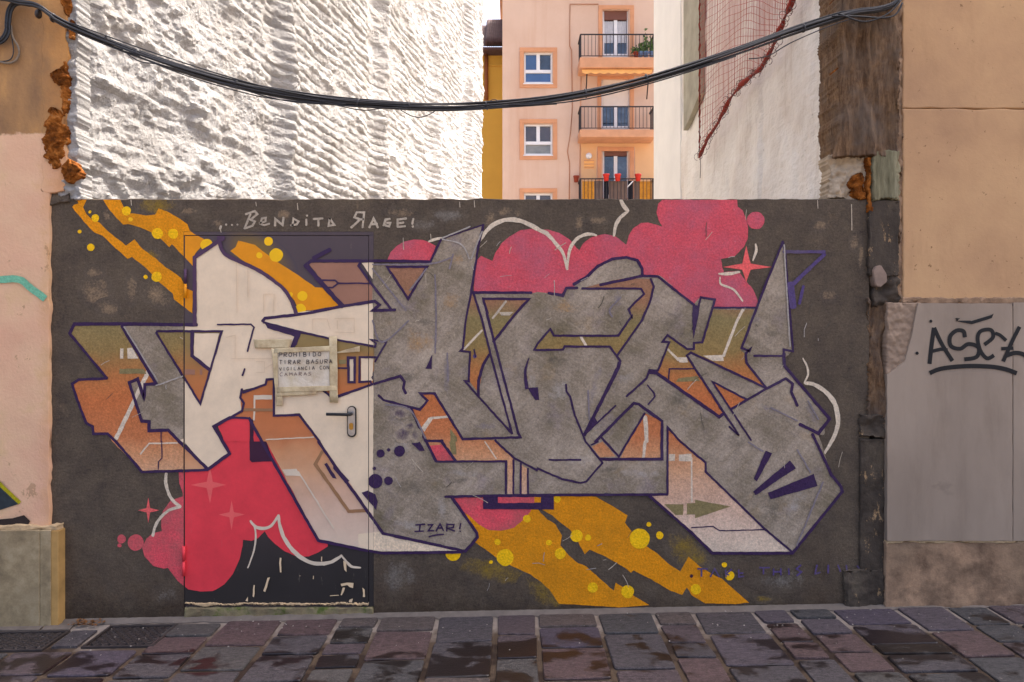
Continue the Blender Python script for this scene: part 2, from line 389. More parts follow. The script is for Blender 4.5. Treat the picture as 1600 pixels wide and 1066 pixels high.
def sandstone(nt, b):
    c = nt.ramp(nt.noise(10, 7, .7), [(.3, (120, 104, 78)), (.5, (150, 132, 100)), (.7, (176, 158, 124))])
    c = nt.mix(nt.rng(nt.noise(2.5, 4), .5, .68, 0, .6), c, lin((120, 106, 86)))
    nt.l.new(nt.bump(nt.noise(50, 6, .6), .3, .003), b.inputs['Normal']); return c
M['sandstone'] = material('mottled_stone_slab', sandstone, .75, .3)
M['ochrestone'] = simple('ochre_stone', (178, 140, 84), .25, 9, .85, .2, 0, .4, 50)
def moss(nt, b):
    c = nt.ramp(nt.noise(9, 6, .7), [(.35, (112, 98, 76)), (.52, (134, 122, 92)), (.62, (92, 100, 52)), (.75, (70, 84, 38))])
    nt.l.new(nt.bump(nt.noise(40, 6, .7), .8, .01), b.inputs['Normal']); return c
M['moss'] = material('mossy_cement', moss, .95, .1)

# ------------------------------------------------------------------ ground and paving
SL = 0.0196
def gz(x): return SL*x
def ground_mat(nt, b):
    c = nt.ramp(nt.noise(2, 6, .6), [(.35, (120, 112, 102)), (.6, (150, 142, 130)), (.75, (166, 158, 146))])
    nt.l.new(nt.bump(nt.noise(30, 6, .6), .4, .01), b.inputs['Normal']); return c
M['lot'] = material('dry_earth', ground_mat, .95, .1)
L = 250
tag(mesh('ground', [(-L, -L, -.10-SL*L), (L, -L, -.10+SL*L), (L, L, -.10+SL*L), (-L, L, -.10-SL*L)], [(0, 1, 2, 3)], M['lot']), kind='structure')
def wetmask(nt, rnd=None):
    y = nt.sep(nt.pos())[1]
    n4 = nt.new('ShaderNodeTexNoise', noise_dimensions='4D')
    n4.inputs['Scale'].default_value = 5.5; n4.inputs['Detail'].default_value = 5; n4.inputs['Roughness'].default_value = .55; n4.inputs['Distortion'].default_value = .3
    nt.l.new(nt.pos((.8, 1.3, 1)), n4.inputs['Vector'])
    n = n4.outputs['Fac']
    if rnd is not None:
        nt.l.new(nt.math('MULTIPLY', rnd, 37.0), n4.inputs['W'])
        n = nt.math('ADD', n, nt.rng(nt.math('FRACT', nt.math('MULTIPLY', rnd, 7.31)), 0, 1, -.13, .11))
    return nt.rng(nt.math('ADD', n, nt.rng(y, -.12, -.5, -.2, .045, True)), .50, .58)
def mortar(nt, b):
    w = wetmask(nt)
    c = nt.ramp(nt.noise(8, 6, .65), [(.3, (122, 112, 104)), (.55, (154, 146, 138)), (.75, (170, 160, 152))])
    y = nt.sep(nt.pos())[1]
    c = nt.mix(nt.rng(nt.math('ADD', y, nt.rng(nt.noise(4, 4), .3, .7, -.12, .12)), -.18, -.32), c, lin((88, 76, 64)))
    c = nt.mix(w, c, lin((56, 46, 40)))
    nt.l.new(nt.bump(nt.noise(60, 6, .7), .6, .006), b.inputs['Normal']); return gain(nt, c, (.84, .80, .76))
M['mortar'] = material('joint_mortar', mortar, .9, .2)
def pave(nt, b):
    oi = nt.new('ShaderNodeObjectInfo')
    base = nt.ramp(oi.outputs['Random'], [(0, (104, 98, 100)), (.17, (112, 98, 100)), (.3, (98, 96, 96)), (.46, (112, 102, 108)), (.6, (120, 98, 96)), (.74, (108, 104, 100)), (.88, (104, 94, 106)), (.95, (118, 106, 100))], 'CONSTANT')
    streak = nt.noise(30, 6, .7, nt.pos((1, 2.6, 1)))
    c = nt.mix(1.0, base, nt.rng(streak, .3, .7, .5, 1.5), 'MULTIPLY')
    c = nt.mix(1.0, c, nt.rng(nt.noise(130, 4, .75), .3, .7, .62, 1.42), 'MULTIPLY')
    c = nt.mix(nt.rng(nt.noise(11, 5, .7), .66, .72, 0, .6), c, lin((168, 158, 150)))   # lime splashes
    w = wetmask(nt, oi.outputs['Random'])
    wet = nt.mix(.80, c, lin((30, 17, 13)))
    c = nt.mix(w, c, wet)
    nt.set(b.inputs['Roughness'], nt.rng(w, 0, 1, .85, .3))
    h = nt.math('ADD', streak, nt.math('MULTIPLY', nt.noise(120, 4, .6), .5))
    bp = nt.new('ShaderNodeBump'); bp.inputs['Distance'].default_value = .007
    nt.l.new(h, bp.inputs['Height']); nt.l.new(nt.rng(w, 0, 1, 1.0, .25), bp.inputs['Strength']); nt.l.new(bp.outputs[0], b.inputs['Normal'])
    return gain(nt, c, (.42, .41, .41))
M['pave'] = material('purple_grey_paving_stone', pave, .8, .35)
street = tag(mesh('street', [(-9, -7, gz(-9)-.010), (9, -7, gz(9)-.010), (9, .3, gz(9)-.010), (-9, .3, gz(-9)-.010)], [(0, 1, 2, 3)], M['mortar']), kind='structure')
def ydepth(px, py):
    x = (px-800)/F*D
    for _ in range(4):
        d = F*(CZ-gz(x))/(py-HY); x = (px-800)/F*d
    return d-D, x
cols = [-260, -160, -75, 0, 95, 185, 277, 358, 449, 534, 596, 686, 776, 838, 930, 1017, 1077, 1170, 1225, 1292, 1392, 1467, 1532, 1608, 1700, 1800, 1880]
brk = {5: [1010, 1030], 4: [1018], 3: [1018], 277: [974, 993, 1020, 1058], 358: [1008, 1046], 449: [992, 1022, 1064], 534: [980, 1004, 1021, 1043], 596: [985, 1030], 686: [1002, 1058], 776: [991, 1028], 838: [979, 1011], 930: [990, 1046],
       1017: [976, 1004, 1028], 1077: [990, 1041], 1170: [973, 1004, 1031], 1225: [967, 991, 1020, 1051], 1292: [976, 1007, 1024, 1053], 1392: [986, 1028], 1467: [977, 1004, 1040], 1532: [975, 1010]}
rs = random.Random(3)
stone_no = 0
def paving_stone(x0, x1, y0, y1):
    """y0 nearer the wall, y1 nearer the camera"""
    g = .0135; g2 = .009
    x0 += g; x1 -= g; y0 -= g2; y1 += g2
    if y0-y1 < .04: return
    rr = .012; pts = []
    for (cx, cy, a0) in ((x1-rr, y0-rr, 0), (x0+rr, y0-rr, 90), (x0+rr, y1+rr, 180), (x1-rr, y1+rr, 270)):
        jx, jy = rs.uniform(-.006, .006), rs.uniform(-.005, .005)
        for a in (0, 45, 90):
            t = math.radians(a0+a); pts.append((cx+jx+rr*math.cos(t), cy+jy+rr*math.sin(t)))
    n = len(pts); cx, cy = (x0+x1)/2, (y0+y1)/2; tx, ty, tz = rs.uniform(-.010, .010), rs.uniform(-.010, .010), rs.uniform(-.002, .003)
    vs = []
    for (s, dz) in ((1.0, -.03), (1.0, -.0045), (.972, .0)):
        for x, y in pts:
            X = cx+(x-cx)*s; Y = cy+(y-cy)*s
            vs.append((X, Y, gz(X)+dz+tz+(X-cx)*tx+(Y-cy)*ty))
    fs = []
    for k in range(2):
        for i in range(n): fs.append((k*n+i, k*n+(i+1) % n, (k+1)*n+(i+1) % n, (k+1)*n+i))
    fs.append(tuple(range(2*n, 3*n)))
    mesh('paving_stone', vs, fs, M['pave'], street)
for ci in range(len(cols)-1):
    a, b = cols[ci], cols[ci+1]
    x0, x1 = (a-800)/F*D, (b-800)/F*D
    if a in brk: bl = brk[a]
    else: bl = [rs.uniform(975, 995), rs.uniform(1008, 1030), rs.uniform(1042, 1060)]
    ys = [-.035]+[ydepth((a+b)/2, p)[0] for p in bl]
    if -75 <= a < 277:      # the two iron covers lie here
        ys = [-.36]
    while ys[-1] > -2.2: ys.append(ys[-1]-rs.uniform(.22, .42))
    for i in range(len(ys)-1): paving_stone(x0, x1, ys[i], ys[i+1])
# light kerb slabs and the strip around the iron covers
M['lightslab'] = simple('worn_grey_slab', (106, 97, 89), .25, 14, .85, .25, 0, .4, 60)
def ground_quad(pts, z, dz):
    vs = []
    for px, py in pts:
        y, x = ydepth(px, py); vs.append((x, y, gz(x)+z))
    return vs
def ground_slab(name, mat, parent, pts, top=.002, th=.03):
    n = len(pts); vs = ground_quad(pts, top, 0); vs += [(x, y, z-th) for x, y, z in vs]
    fs = [tuple(range(n))[::-1]]+[(i, (i+1) % n, n+(i+1) % n, n+i) for i in range(n)]
    bm = bmesh.new(); bv = [bm.verts.new(v) for v in vs]
    for f in fs: bm.faces.new([bv[i] for i in f])
    bmesh.ops.recalc_face_normals(bm, faces=bm.faces[:])
    return bm_obj(name, bm, mat, parent)
for pts in ([(-60, 974), (72, 974), (60, 985), (-70, 985)], [(76, 973), (118, 973), (108, 984), (64, 985)], [(-170, 975), (-64, 974), (-74, 985), (-190, 986)]):
    ground_slab('kerb_slab', M['lightslab'], street, pts)
ground_slab('kerb_slab', M['pave'], street, [(114, 986), (152, 985), (120, 1010), (80, 1011)])
M['iron'] = simple('worn_cast_iron', (62, 55, 53), .3, 30, .55, .4, .3, .5, 120)
M['iron_dark'] = simple('dark_cast_iron', (28, 24, 23), .3, 30, .6, .4, .3, .4, 120)
def iron_cover(label, quad, nx, ny, mat):
    c = [ydepth(px, py) for px, py in quad]       # far-left, far-right, near-right, near-left
    X = [q[1] for q in c]; Y = [q[0] for q in c]
    x0, x1 = (X[0]+X[3])/2, (X[1]+X[2])/2; y0, y1 = (Y[0]+Y[1])/2, (Y[2]+Y[3])/2
    t = thing('manhole_cover', label, 'manhole cover', 'iron covers in the paving'); t.location = ((x0+x1)/2, (y0+y1)/2, gz((x0+x1)/2))
    w, h = x1-x0, y0-y1
    t.rotation_euler = (0, -math.atan(SL), 0)
    def lb(name, m, a, b, c2, d, z0, z1, bev=0): return box(name, m, t, a, b, c2, d, z0, z1, bev)
    lb('plate', M['iron_dark'], -w/2+.02, w/2-.02, -h/2+.02, h/2-.02, -.03, -.006)
    for (a, b, c2, d) in ((-w/2, w/2, h/2-.014, h/2), (-w/2, w/2, -h/2, -h/2+.014), (-w/2, -w/2+.014, -h/2+.0141, h/2-.0141), (w/2-.014, w/2, -h/2+.0141, h/2-.0141)):
        lb('frame', mat, a, b, c2, d, -.03, .003, .002)
    bmr = bmesh.new()
    for i in range(nx):
        for j in range(ny):
            cx = -w/2+.03+(w-.06)*(i+.5)/nx; cy = -h/2+.03+(h-.06)*(j+.5)/ny
            r = bmesh.ops.create_cube(bmr, size=1)
            for v in r['verts']:
                s = .8 if v.co.z > 0 else 1
                lx, ly = v.co.x*.036*s, v.co.y*.015*s
                an = .7 if (i+j) % 2 else -.7
                v.co = Vector((cx+lx*math.cos(an)-ly*math.sin(an), cy+lx*math.sin(an)+ly*math.cos(an), -.006+(v.co.z+.5)*.007))
    o = bm_obj('raised_tread', bmr, mat, t); o['kind'] = 'stuff'
    return t
iron_cover('dark square iron drain cover with diamond tread near the wall', [(174, 977), (276, 976), (242, 1010), (126, 1011)], 14, 9, M['iron'])
iron_cover('worn grey iron cover cut by the left edge of the picture', [(-40, 987), (110, 986), (62, 1017), (-110, 1018)], 17, 10, M['iron'])
# dead leaves in the corner by the drain
M['leaf'] = simple('dead_brown_leaf', (112, 74, 40), .4, 60, .8)
vs, fs = [], []
for k in range(46):
    py = rs.uniform(972, 981); px = rs.gauss(134, 12); y, x = ydepth(px, py); z = gz(x)+rs.uniform(.004, .02); a = rs.uniform(0, 6.3); s = rs.uniform(.008, .02)
    b0 = len(vs)
    for (u, v, q) in ((-1, 0, .2), (0, .45, 0), (1, 0, .3), (0, -.45, 0)):
        vs.append((x+s*(u*math.cos(a)-v*math.sin(a)), y+s*(u*math.sin(a)+v*math.cos(a)), z+q*s))
    fs += [(b0, b0+1, b0+3), (b0+1, b0+2, b0+3)]
tag(mesh('leaf_litter', vs, fs, M['leaf']), 'small heap of dead brown leaves on the kerb by the drain', 'leaves', kind='stuff')
vs, fs = [], []
for k in range(150):
    px = rs.uniform(-20, 1620); py = (952 if k % 3 else 962)+abs(rs.gauss(0, 30))+max(0, (800-px)*.018); y, x = ydepth(px, py); s_ = rs.uniform(.002, .006); a0 = rs.uniform(0, 6); z = gz(x)+.001; b0 = len(vs)
    for q in range(4): vs.append((x+s_*math.cos(a0+q*1.57)*rs.uniform(.6, 1.3), y+s_*math.sin(a0+q*1.57), z))
    vs.append((x, y, z+s_*.8)); fs += [(b0+q, b0+(q+1) % 4, b0+4) for q in range(4)]
tag(mesh('grit', vs, fs, simple('pale_grit', (150, 142, 132), .4, 60, .9)), 'pale grit and crumbs scattered on the paving', 'grit', kind='stuff')
# light cement fillet along the foot of the walls
vs, fs = [], []
for i in range(260):
    px = 95+i*5.8; py = 971-(px-70)*.0186; w = 4.5+2.5*fbm(px*.03, 1, 0, 3)+1.2*fbm(px*.2, 5, 0, 3)
    y0, x0 = ydepth(px, py-2); y1, x1 = ydepth(px, py+max(1.2, w))
    vs += [(x0, .02, gz(x0)+.016), (x0, y1*.35, gz(x0)+.010+.003*fbm(px*.1, 2, 0, 2)), (x0, y1, gz(x0)-.006)]
    if i:
        k = (i-1)*3; fs += [(k, k+1, k+4, k+3), (k+1, k+2, k+5, k+4)]
mesh('cement_fillet', vs, fs, M['lightslab'], street, True)

# ------------------------------------------------------------------ the painted wall
TOPY = 311
DL, DR, DT, DB = 287.0, 584.0, 362.0, 947.0
W = thing('graffiti_wall', 'low dark grey rendered wall covered by a large graffiti mural', 'wall')
def wall_section(px0, px1, py0, py1):
    a, b = P(px0, py1), P(px1, py0)
    n = max(2, int((px1-px0)/4)) if py0 <= TOPY+1 else 1
    vs, fs = [], []
    for i in range(n+1):
        x = a.x+(b.x-a.x)*i/n
        zt = b.z+(fbm(x*9, 3.1, 0, 4)*.006 if n > 1 else 0)
        vs += [(x, 0, a.z), (x, 0, zt-.004), (x, .006, zt), (x, .24, zt+.004), (x, .25, a.z)]
    for i in range(n):
        for k in range(4):
            fs.append((i*5+k, i*5+k+1, (i+1)*5+k+1, (i+1)*5+k))
    fs.append((4, 3, 2, 1, 0)); m = n*5; fs.append((m, m+1, m+2, m+3, m+4))
    bm = bmesh.new(); bv = [bm.verts.new(v) for v in vs]
    for f in fs: bm.faces.new([bv[q] for q in f])
    bmesh.ops.recalc_face_normals(bm, faces=bm.faces[:])
    return bm_obj('masonry', bm, M['wall'], W)
wall_section(75, DL, TOPY, 990)
wall_section(DR, 1358, TOPY, 985)
wall_section(DL+.02, DR-.02, TOPY, DT)
rough_block('masonry', M['wall'], W, 76, 108, 296, 318, -.012, .2, .012, 14, .012, .02, seed=4)
sill = rough_block('doorstep', M['moss'], W, DL+.5, DR-.5, 950, 985, -.004, .25, .012, 16, .012, .006, seed=3)
# door
LEAF = (288.5, 575.7, 368.6, 944.5)
door = pbox('door', M['door'], W, LEAF[0], LEAF[1], LEAF[2], LEAF[3], .003, .0085, .0012)
for q in ((DL+.2, DR-.2, DT+.2, 367.6), (576.5, DR-.2, 367.8, DB), (DL+.1, 288.1, 367.8, DB)):
    pbox('door_frame', M['door'], door, q[0], q[1], q[2], q[3], .0015, .0100, .0008)
M['seam'] = simple('frame_steel', (74, 62, 62), .1)
pbox('rebate', M['seam'], door, DL+.3, DR-.3, DT+.5, 950, .012, .02)
M['chipwood'] = simple('flaked_beige_primer', (186, 158, 120), .25, 40, .85, .2, 0, .6, 60)
rough_block('bottom_rail', M['chipwood'], door, 289, 575, 942.5, 946.5, -.001, .03, .004, 30, .006, .012, seed=8)

# --- clipping of the paint film against the door
def clip_convex(poly, xmin, xmax, ymin, ymax):
    def cut(pl, ax, v, keep_less):
        out = []
        for i in range(len(pl)):
            a, b = pl[i-1], pl[i]
            ia = (a[ax] <= v) if keep_less else (a[ax] >= v); ib = (b[ax] <= v) if keep_less else (b[ax] >= v)
            if ia != ib:
                t = (v-a[ax])/(b[ax]-a[ax]); out.append(tuple(a[k]+(b[k]-a[k])*t for k in range(len(a))))
            if ib: out.append(b)
        return out
    for ax, v, kl in ((0, xmin, False), (0, xmax, True), (1, ymin, False), (1, ymax, True)):
        poly = cut(poly, ax, v, kl)
        if len(poly) < 3: return []
    return poly
BIG = 5000
REG = [('wall', -BIG, DL, TOPY+1.2, BIG), ('wall', DR, BIG, TOPY+1.2, BIG), ('wall', DL, DR, TOPY+1.2, DT),
       ('frame', DL+.3, DR-.3, DT+.3, 367.5), ('frame', 576.6, DR-.3, 367.9, DB), ('leaf', LEAF[0]+.2, LEAF[1]-.2, LEAF[2]+.2, LEAF[3]-.2)]
layer = [0]
def film(name, key, tris, soft=None):
    """tris: convex polygons of (px, py[, soft]); split onto wall / door frame / door leaf, each a thin film"""
    layer[0] += 1
    acc = {}
    for t in tris:
        xs = [p[0] for p in t]; ys = [p[1] for p in t]
        for nm, x0, x1, y0, y1 in REG:
            if max(xs) < x0 or min(xs) > x1 or max(ys) < y0 or min(ys) > y1: continue
            c = clip_convex(list(t), x0, x1, y0, y1)
            if len(c) >= 3: acc.setdefault(nm, []).append(c)
    outs = []
    if name == 'red_cloud': wallkey = 'pinkred'
    else: wallkey = key
    for nm, polys in acc.items():
        area = sum(abs(sum(p[i-1][0]*p[i][1]-p[i][0]*p[i-1][1] for i in range(len(p))))/2 for p in polys)
        if area < 1.0: continue
        base = {'wall': 0.0, 'frame': .0015, 'leaf': .003}[nm]
        y = base-.00025-.00002*layer[0]
        vs, fs, sv, idx = [], [], [], {}
        for p in polys:
            f = []
            for q in p:
                k = (round(q[0], 3), round(q[1], 3))
                if k not in idx:
                    idx[k] = len(vs); v = P(q[0], q[1], 0); vs.append((v.x, y, v.z)); sv.append(q[2] if len(q) > 2 else 1.0)
                if not f or f[-1] != idx[k]: f.append(idx[k])
            if len(f) > 1 and f[0] == f[-1]: f.pop()
            if len(set(f)) >= 3 and len(set(f)) == len(f): fs.append(f)
        if not fs: continue
        o = mesh(name, vs, fs, paint(wallkey if nm == 'wall' else key, 'wall' if nm == 'wall' else 'door', soft), W if nm == 'wall' else door)
        if soft:
            at = o.data.attributes.new('soft', 'FLOAT', 'POINT'); at.data.foreach_set('value', sv)
        outs.append(o)
    return outs
TILES = {'A': (60, 290, 5.33), 'B': (60, 490, 5.33), 'C': (60, 690, 3.677), 'D': (340, 290, 5.33), 'E': (340, 490, 5.33), 'F': (340, 690, 3.807),
         'G': (560, 300, 5.33), 'H': (560, 490, 5.33), 'I': (560, 690, 3.947), 'J': (840, 300, 5.33), 'K': (840, 490, 5.33), 'L': (840, 690, 3.947),
         'M': (1080, 300, 4.1), 'N': (1080, 540, 4.847), 'O': (1080, 740, 4.634), 'Q': (1280, 300, 3.134), 'T': (1070, 860, 5.333), 'X': (0, 0, 1.0)}
def parse(s):
    tile = None; out = []; buf = []
    for tok in s.split():
        if tok in TILES: tile = TILES[tok]; continue
        buf.append(float(tok))
        if len(buf) == 2:
            out.append((tile[0]+buf[0]/tile[2], tile[1]+buf[1]/tile[2])); buf = []
    return out
def resample(pts, step, closed):
    out = []; n = len(pts)
    for i in range(n if closed else n-1):
        a, b = pts[i], pts[(i+1) % n]; d = math.hypot(b[0]-a[0], b[1]-a[1]); k = max(1, int(d/step))
        for j in range(k): out.append((a[0]+(b[0]-a[0])*j/k, a[1]+(b[1]-a[1])*j/k))
    if not closed: out.append(pts[-1])
    return out
def rag(pts, amp):
    return [(x+fbm(x*.13, y*.13, 1.3, 3)*amp, y+fbm(x*.13, y*.13, 7.7, 3)*amp) for x, y in pts]
def triangulate(pts):
    bm = bmesh.new(); vs = [bm.verts.new((x, y, 0)) for x, y in pts]
    es = [bm.edges.new((vs[i-1], vs[i])) for i in range(len(vs))]
    bmesh.ops.triangle_fill(bm, use_beauty=True, edges=es)
    out = [[(v.co.x, v.co.y) for v in f.verts] for f in bm.faces]; bm.free(); return out
def poly(name, key, s, sm=False, amp=.7):
    p = parse(s) if isinstance(s, str) else s
    if sm: p = catmull(p, 5, True)
    return film(name, key, triangulate(rag(resample(p, 6, True), amp)))
def disc(name, key, s, rag_amp=.4):
    tile = None; toks = s.split(); tile = TILES[toks[0]]; v = list(map(float, toks[1:]))
    for i in range(0, len(v), 3):
        cx, cy, r = tile[0]+v[i]/tile[2], tile[1]+v[i+1]/tile[2], v[i+2]/tile[2]
        n = max(12, int(r*2.2)); ring = [(cx+r*math.cos(2*math.pi*k/n), cy+r*math.sin(2*math.pi*k/n)) for k in range(n)]
        film(name, key, triangulate(rag(ring, rag_amp*1.5)))
def stroke(name, key, w, s, sm=False, closed=False, taper=None, amp=.5, join=None):
    p = parse(s) if isinstance(s, str) else s
    if sm: p = catmull(p, 6, closed)
    p = rag(resample(p, 5 if not sm else 3, closed), amp)
    n = len(p); Lf, Rt = [], []
    for i in range(n):
        if closed: a, b = p[i-1], p[(i+1) % n]
        else: a, b = p[max(i-1, 0)], p[min(i+1, n-1)]
        c = p[i]
        d1 = Vector((c[0]-a[0], c[1]-a[1])); d2 = Vector((b[0]-c[0], b[1]-c[1]))
        if d1.length < 1e-6: d1 = d2
        if d2.length < 1e-6: d2 = d1
        d1.normalize(); d2.normalize(); t = d1+d2
        if t.length < .3: t = d1
        t.normalize(); nrm = Vector((-t.y, t.x)); cs = max(.45, abs(nrm.dot(Vector((-d1.y, d1.x)))))
        ww = w/2/cs*(1+fbm(c[0]*.09, c[1]*.09, 3.3, 2)*.22)
        if taper: ww *= taper(i/max(1, n-1))
        Lf.append((c[0]+nrm.x*ww, c[1]+nrm.y*ww)); Rt.append((c[0]-nrm.x*ww, c[1]-nrm.y*ww))
    q = []
    for i in range(n if closed else n-1):
        j = (i+1) % n; q += [[Lf[i], Rt[i], Rt[j]], [Lf[i], Rt[j], Lf[j]]]
    if not closed:       # round spray-can ends
        for e, o2 in ((0, 1), (n-1, n-2)):
            d = Vector((p[e][0]-p[o2][0], p[e][1]-p[o2][1]))
            if d.length < 1e-6: continue
            d.normalize(); r = math.hypot(Lf[e][0]-Rt[e][0], Lf[e][1]-Rt[e][1])/2
            m = (p[e][0]+d.x*r*.7, p[e][1]+d.y*r*.7)
            k1 = ((Lf[e][0]+m[0])/2+d.x*r*.25+(Lf[e][0]-p[e][0])*.2, (Lf[e][1]+m[1])/2+d.y*r*.25+(Lf[e][1]-p[e][1])*.2)
            k2 = ((Rt[e][0]+m[0])/2+d.x*r*.25+(Rt[e][0]-p[e][0])*.2, (Rt[e][1]+m[1])/2+d.y*r*.25+(Rt[e][1]-p[e][1])*.2)
            q += [[Lf[e], Rt[e], m], [Lf[e], m, k1], [Rt[e], k2, m]]
    return film(name, key, q)
def soft(name, key, cx, cy, rx, ry, rot=0.0, under='wall', peak=1.0):
    n = 26; rings = [(0, 1.0), (.3, .86), (.55, .6), (.8, .22), (1.0, 0.0)]; ca, sa = math.cos(rot), math.sin(rot)
    def pt(r, k):
        a = 2*math.pi*k/n; u = rx*r*math.cos(a); v = ry*r*math.sin(a)*(1+.0*k)
        return (cx+u*ca-v*sa, cy+u*sa+v*ca)
    tr = []
    for i in range(len(rings)-1):
        (r0, s0), (r1, s1) = rings[i], rings[i+1]
        for k in range(n):
            a, b, c, d = pt(r0, k), pt(r0, k+1), pt(r1, k+1), pt(r1, k)
            if r0 > 0: tr.append([a+(s0*peak,), b+(s0*peak,), c+(s1*peak,)])
            tr.append([a+(s0*peak,), c+(s1*peak,), d+(s1*peak,)])
    return film(name, key, tr, under)
def star(name, key, s):
    t = s.split(); T = TILES[t[0]]; v = list(map(float, t[1:])); cx, cy = v[0], v[1]; up, dn, le, ri = v[2:6]
    k = .17; P4 = [(cx, cy-up), (cx+ri*k, cy-up*k), (cx+ri, cy), (cx+ri*k, cy+dn*k), (cx, cy+dn), (cx-le*k, cy+dn*k), (cx-le, cy), (cx-le*k, cy-up*k)]
    poly(name, key, [(T[0]+x/T[2], T[1]+y/T[2]) for x, y in P4], amp=.3)

# --- background: worn patches, yellow streaks, clouds
for (x, y, rx, ry, r) in ((150, 455, 30, 30, 0), (168, 480, 22, 16, 0), (206, 452, 12, 30, 0), (245, 462, 32, 20, .5), (148, 425, 18, 12, 0), (290, 330, 26, 8, 0), (340, 350, 14, 9, 0), (445, 335, 16, 12, 0), (625, 333, 28, 10, .1), (765, 345, 12, 24, 0), (790, 330, 16, 10, 0), (808, 335, 8, 10, 0), (1280, 352, 16, 12, 0), (1336, 378, 12, 18, 0), (1345, 400, 6, 30, 0), (1296, 462, 16, 12, 0), (905, 350, 10, 20, 0), (935, 345, 22, 8, 0), (167, 335, 8, 14, 0)):
    soft('worn_patch', 'beige', x, y, rx, ry, r, 'wall', .8)
soft('light_patch', 'lightwall', 625, 900, 40, 34, 0, 'wall', .8); soft('light_patch', 'lightwall', 260, 930, 26, 18, 0, 'wall', .6); soft('light_patch', 'lightwall', 1220, 905, 60, 22, 0, 'wall', .7)
soft('light_patch', 'lightwall', 700, 337, 34, 14, 0, 'wall', .9); soft('light_patch', 'lightwall', 660, 350, 30, 14, 0, 'wall', .7)
soft('yellow_overspray', 'yellowmist', 245, 322, 44, 20, 0); soft('yellow_overspray', 'yellowmist', 405, 400, 70, 36, .6, 'wall', .8); soft('yellow_overspray', 'yellowmist', 235, 405, 26, 20, .6); soft('yellow_overspray', 'yellowmist', 1075, 862, 50, 30, .7)
soft('yellow_overspray', 'yellowmist', 770, 892, 80, 22, .25); soft('yellow_overspray', 'yellowmist', 850, 925, 46, 24, .5)
poly('yellow_streak', 'yellow', "A 320 112 405 112 395 140 372 180 400 235 440 280 510 310 560 365 640 430 730 500 800 450 870 530 980 610 1060 680 1190 770 1235 860 1285 880 1280 1065 1130 950 1120 900 1000 800 900 690 780 595 745 612 720 590 620 500 530 415 470 395 380 300 310 215 282 180 295 160 335 150")
poly('yellow_streak', 'yellow', "A 535 112 680 112 700 160 740 230 800 235 900 250 975 240 1000 190 1080 220 1180 280 1240 325 1260 375 1330 420 1400 460 1310 560 1290 600 1285 670 1200 580 1115 490 1090 515 1030 450 930 385 850 350 750 322 705 328 650 270 590 200")
poly('yellow_streak', 'yellow', "D 170 458 310 495 410 570 500 640 600 700 700 770 810 845 870 850 1010 1005 680 1052 640 960 560 860 450 770 330 690 200 620 105 545 150 510")
poly('yellow_streak', 'yellow', "I 640 430 1110 418 L 20 440 60 480 110 510 150 580 140 640 190 700 250 750 300 770 400 860 470 920 480 870 530 900 600 955 690 1010 500 1022 130 1000 70 910 0 850 I 1060 820 960 775 850 715 720 620 740 580")
poly('yellow_streak', 'yellow', "L 100 335 360 340 420 375 555 455 540 500 575 550 600 600 680 650 740 690 800 750 880 800 930 710 1000 770 1100 830 O 220 760 300 830 420 935 320 945 100 940 0 880 L 920 900 890 945 820 920 700 850 590 795 575 810 540 780 420 710 320 665 290 695 250 620 200 545 130 490 90 455 20 415 100 400")
poly('pink_cloud', 'pink', "G 240 570 270 500 320 450 380 415 460 398 540 400 600 425 645 450 600 575", amp=.5)
poly('pink_cloud', 'pink', "G 975 580 1020 530 1115 575 1140 510 1190 430 1260 370 1350 320 1440 305 1540 312 J 90 315 180 340 270 400 345 490 380 430 450 375 560 350 650 370 740 440 760 360 800 300 860 262 920 255 990 275 1040 290 1010 240 990 170 1005 100 1035 66 1599 66 M 293 50 297 95 330 120 352 170 365 230 360 300 340 350 280 410 190 430 200 482 210 515 300 505 350 570 400 630 425 690 430 745 140 745 40 820 X 1070 490 1000 480 860 475 740 460")
disc('pink_dot', 'pink', "M 413 183 56")
poly('red_cloud', 'red', "X 283 737 330 728 362 652 395 655 440 700 500 800 512 848 F 655 625 600 660 540 685 470 685 400 655 340 610 300 570 280 535 240 575 200 592 150 585 148 620 130 700 90 790 40 850 0 875 C 1000 860 930 863 860 850 800 800 745 725 720 730 660 715 610 660 597 610 620 560 660 525 710 515 705 460 715 400 760 340 830 315 832 300 810 240 806 175", amp=.4)

disc('pink_dot', 'pinkred', "C 560 580 46 478 560 25 467 597 12")
poly('pink_cloud', 'pinkred', "I 590 345 1090 345 1060 430 1020 480 960 530 880 550 800 545 740 510 690 460 640 430")
for (x, y, rx, ry) in ((1150, 340, 40, 22), (1075, 390, 26, 20), (1130, 380, 30, 16), (1045, 372, 18, 14), (1075, 440, 30, 14), (760, 430, 14, 18), (945, 395, 26, 12), (830, 425, 14, 20)):
    pass
star('pink_star', 'star', "C 985 250 108 108 112 92"); star('pink_star', 'star', "C 632 395 74 74 58 62"); star('pink_star', 'star', "F 82 435 85 95 76 80"); star('pink_star', 'star', "M 352 482 136 96 150 165")
disc('yellow_dot', 'dot', "A 735 212 38 770 282 18 475 272 33 430 220 13 345 384 16 437 516 31 992 400 46 1123 402 42 985 760 43 893 762 18 1400 495 52")
disc('yellow_dot', 'dot', "D 422 464 38 487 580 57 348 582 26 706 920 42 690 1030 45 605 910 20")
disc('yellow_dot', 'dot', "I 858 620 20 905 715 52 585 690 46 1040 475 24 818 743 12 1175 622 18")
disc('yellow_dot', 'dot', "L 240 582 38 312 592 19 140 690 34 630 598 62 685 510 15 753 578 24 120 355 22 340 900 32 555 925 40 975 910 32 1152 760 17")
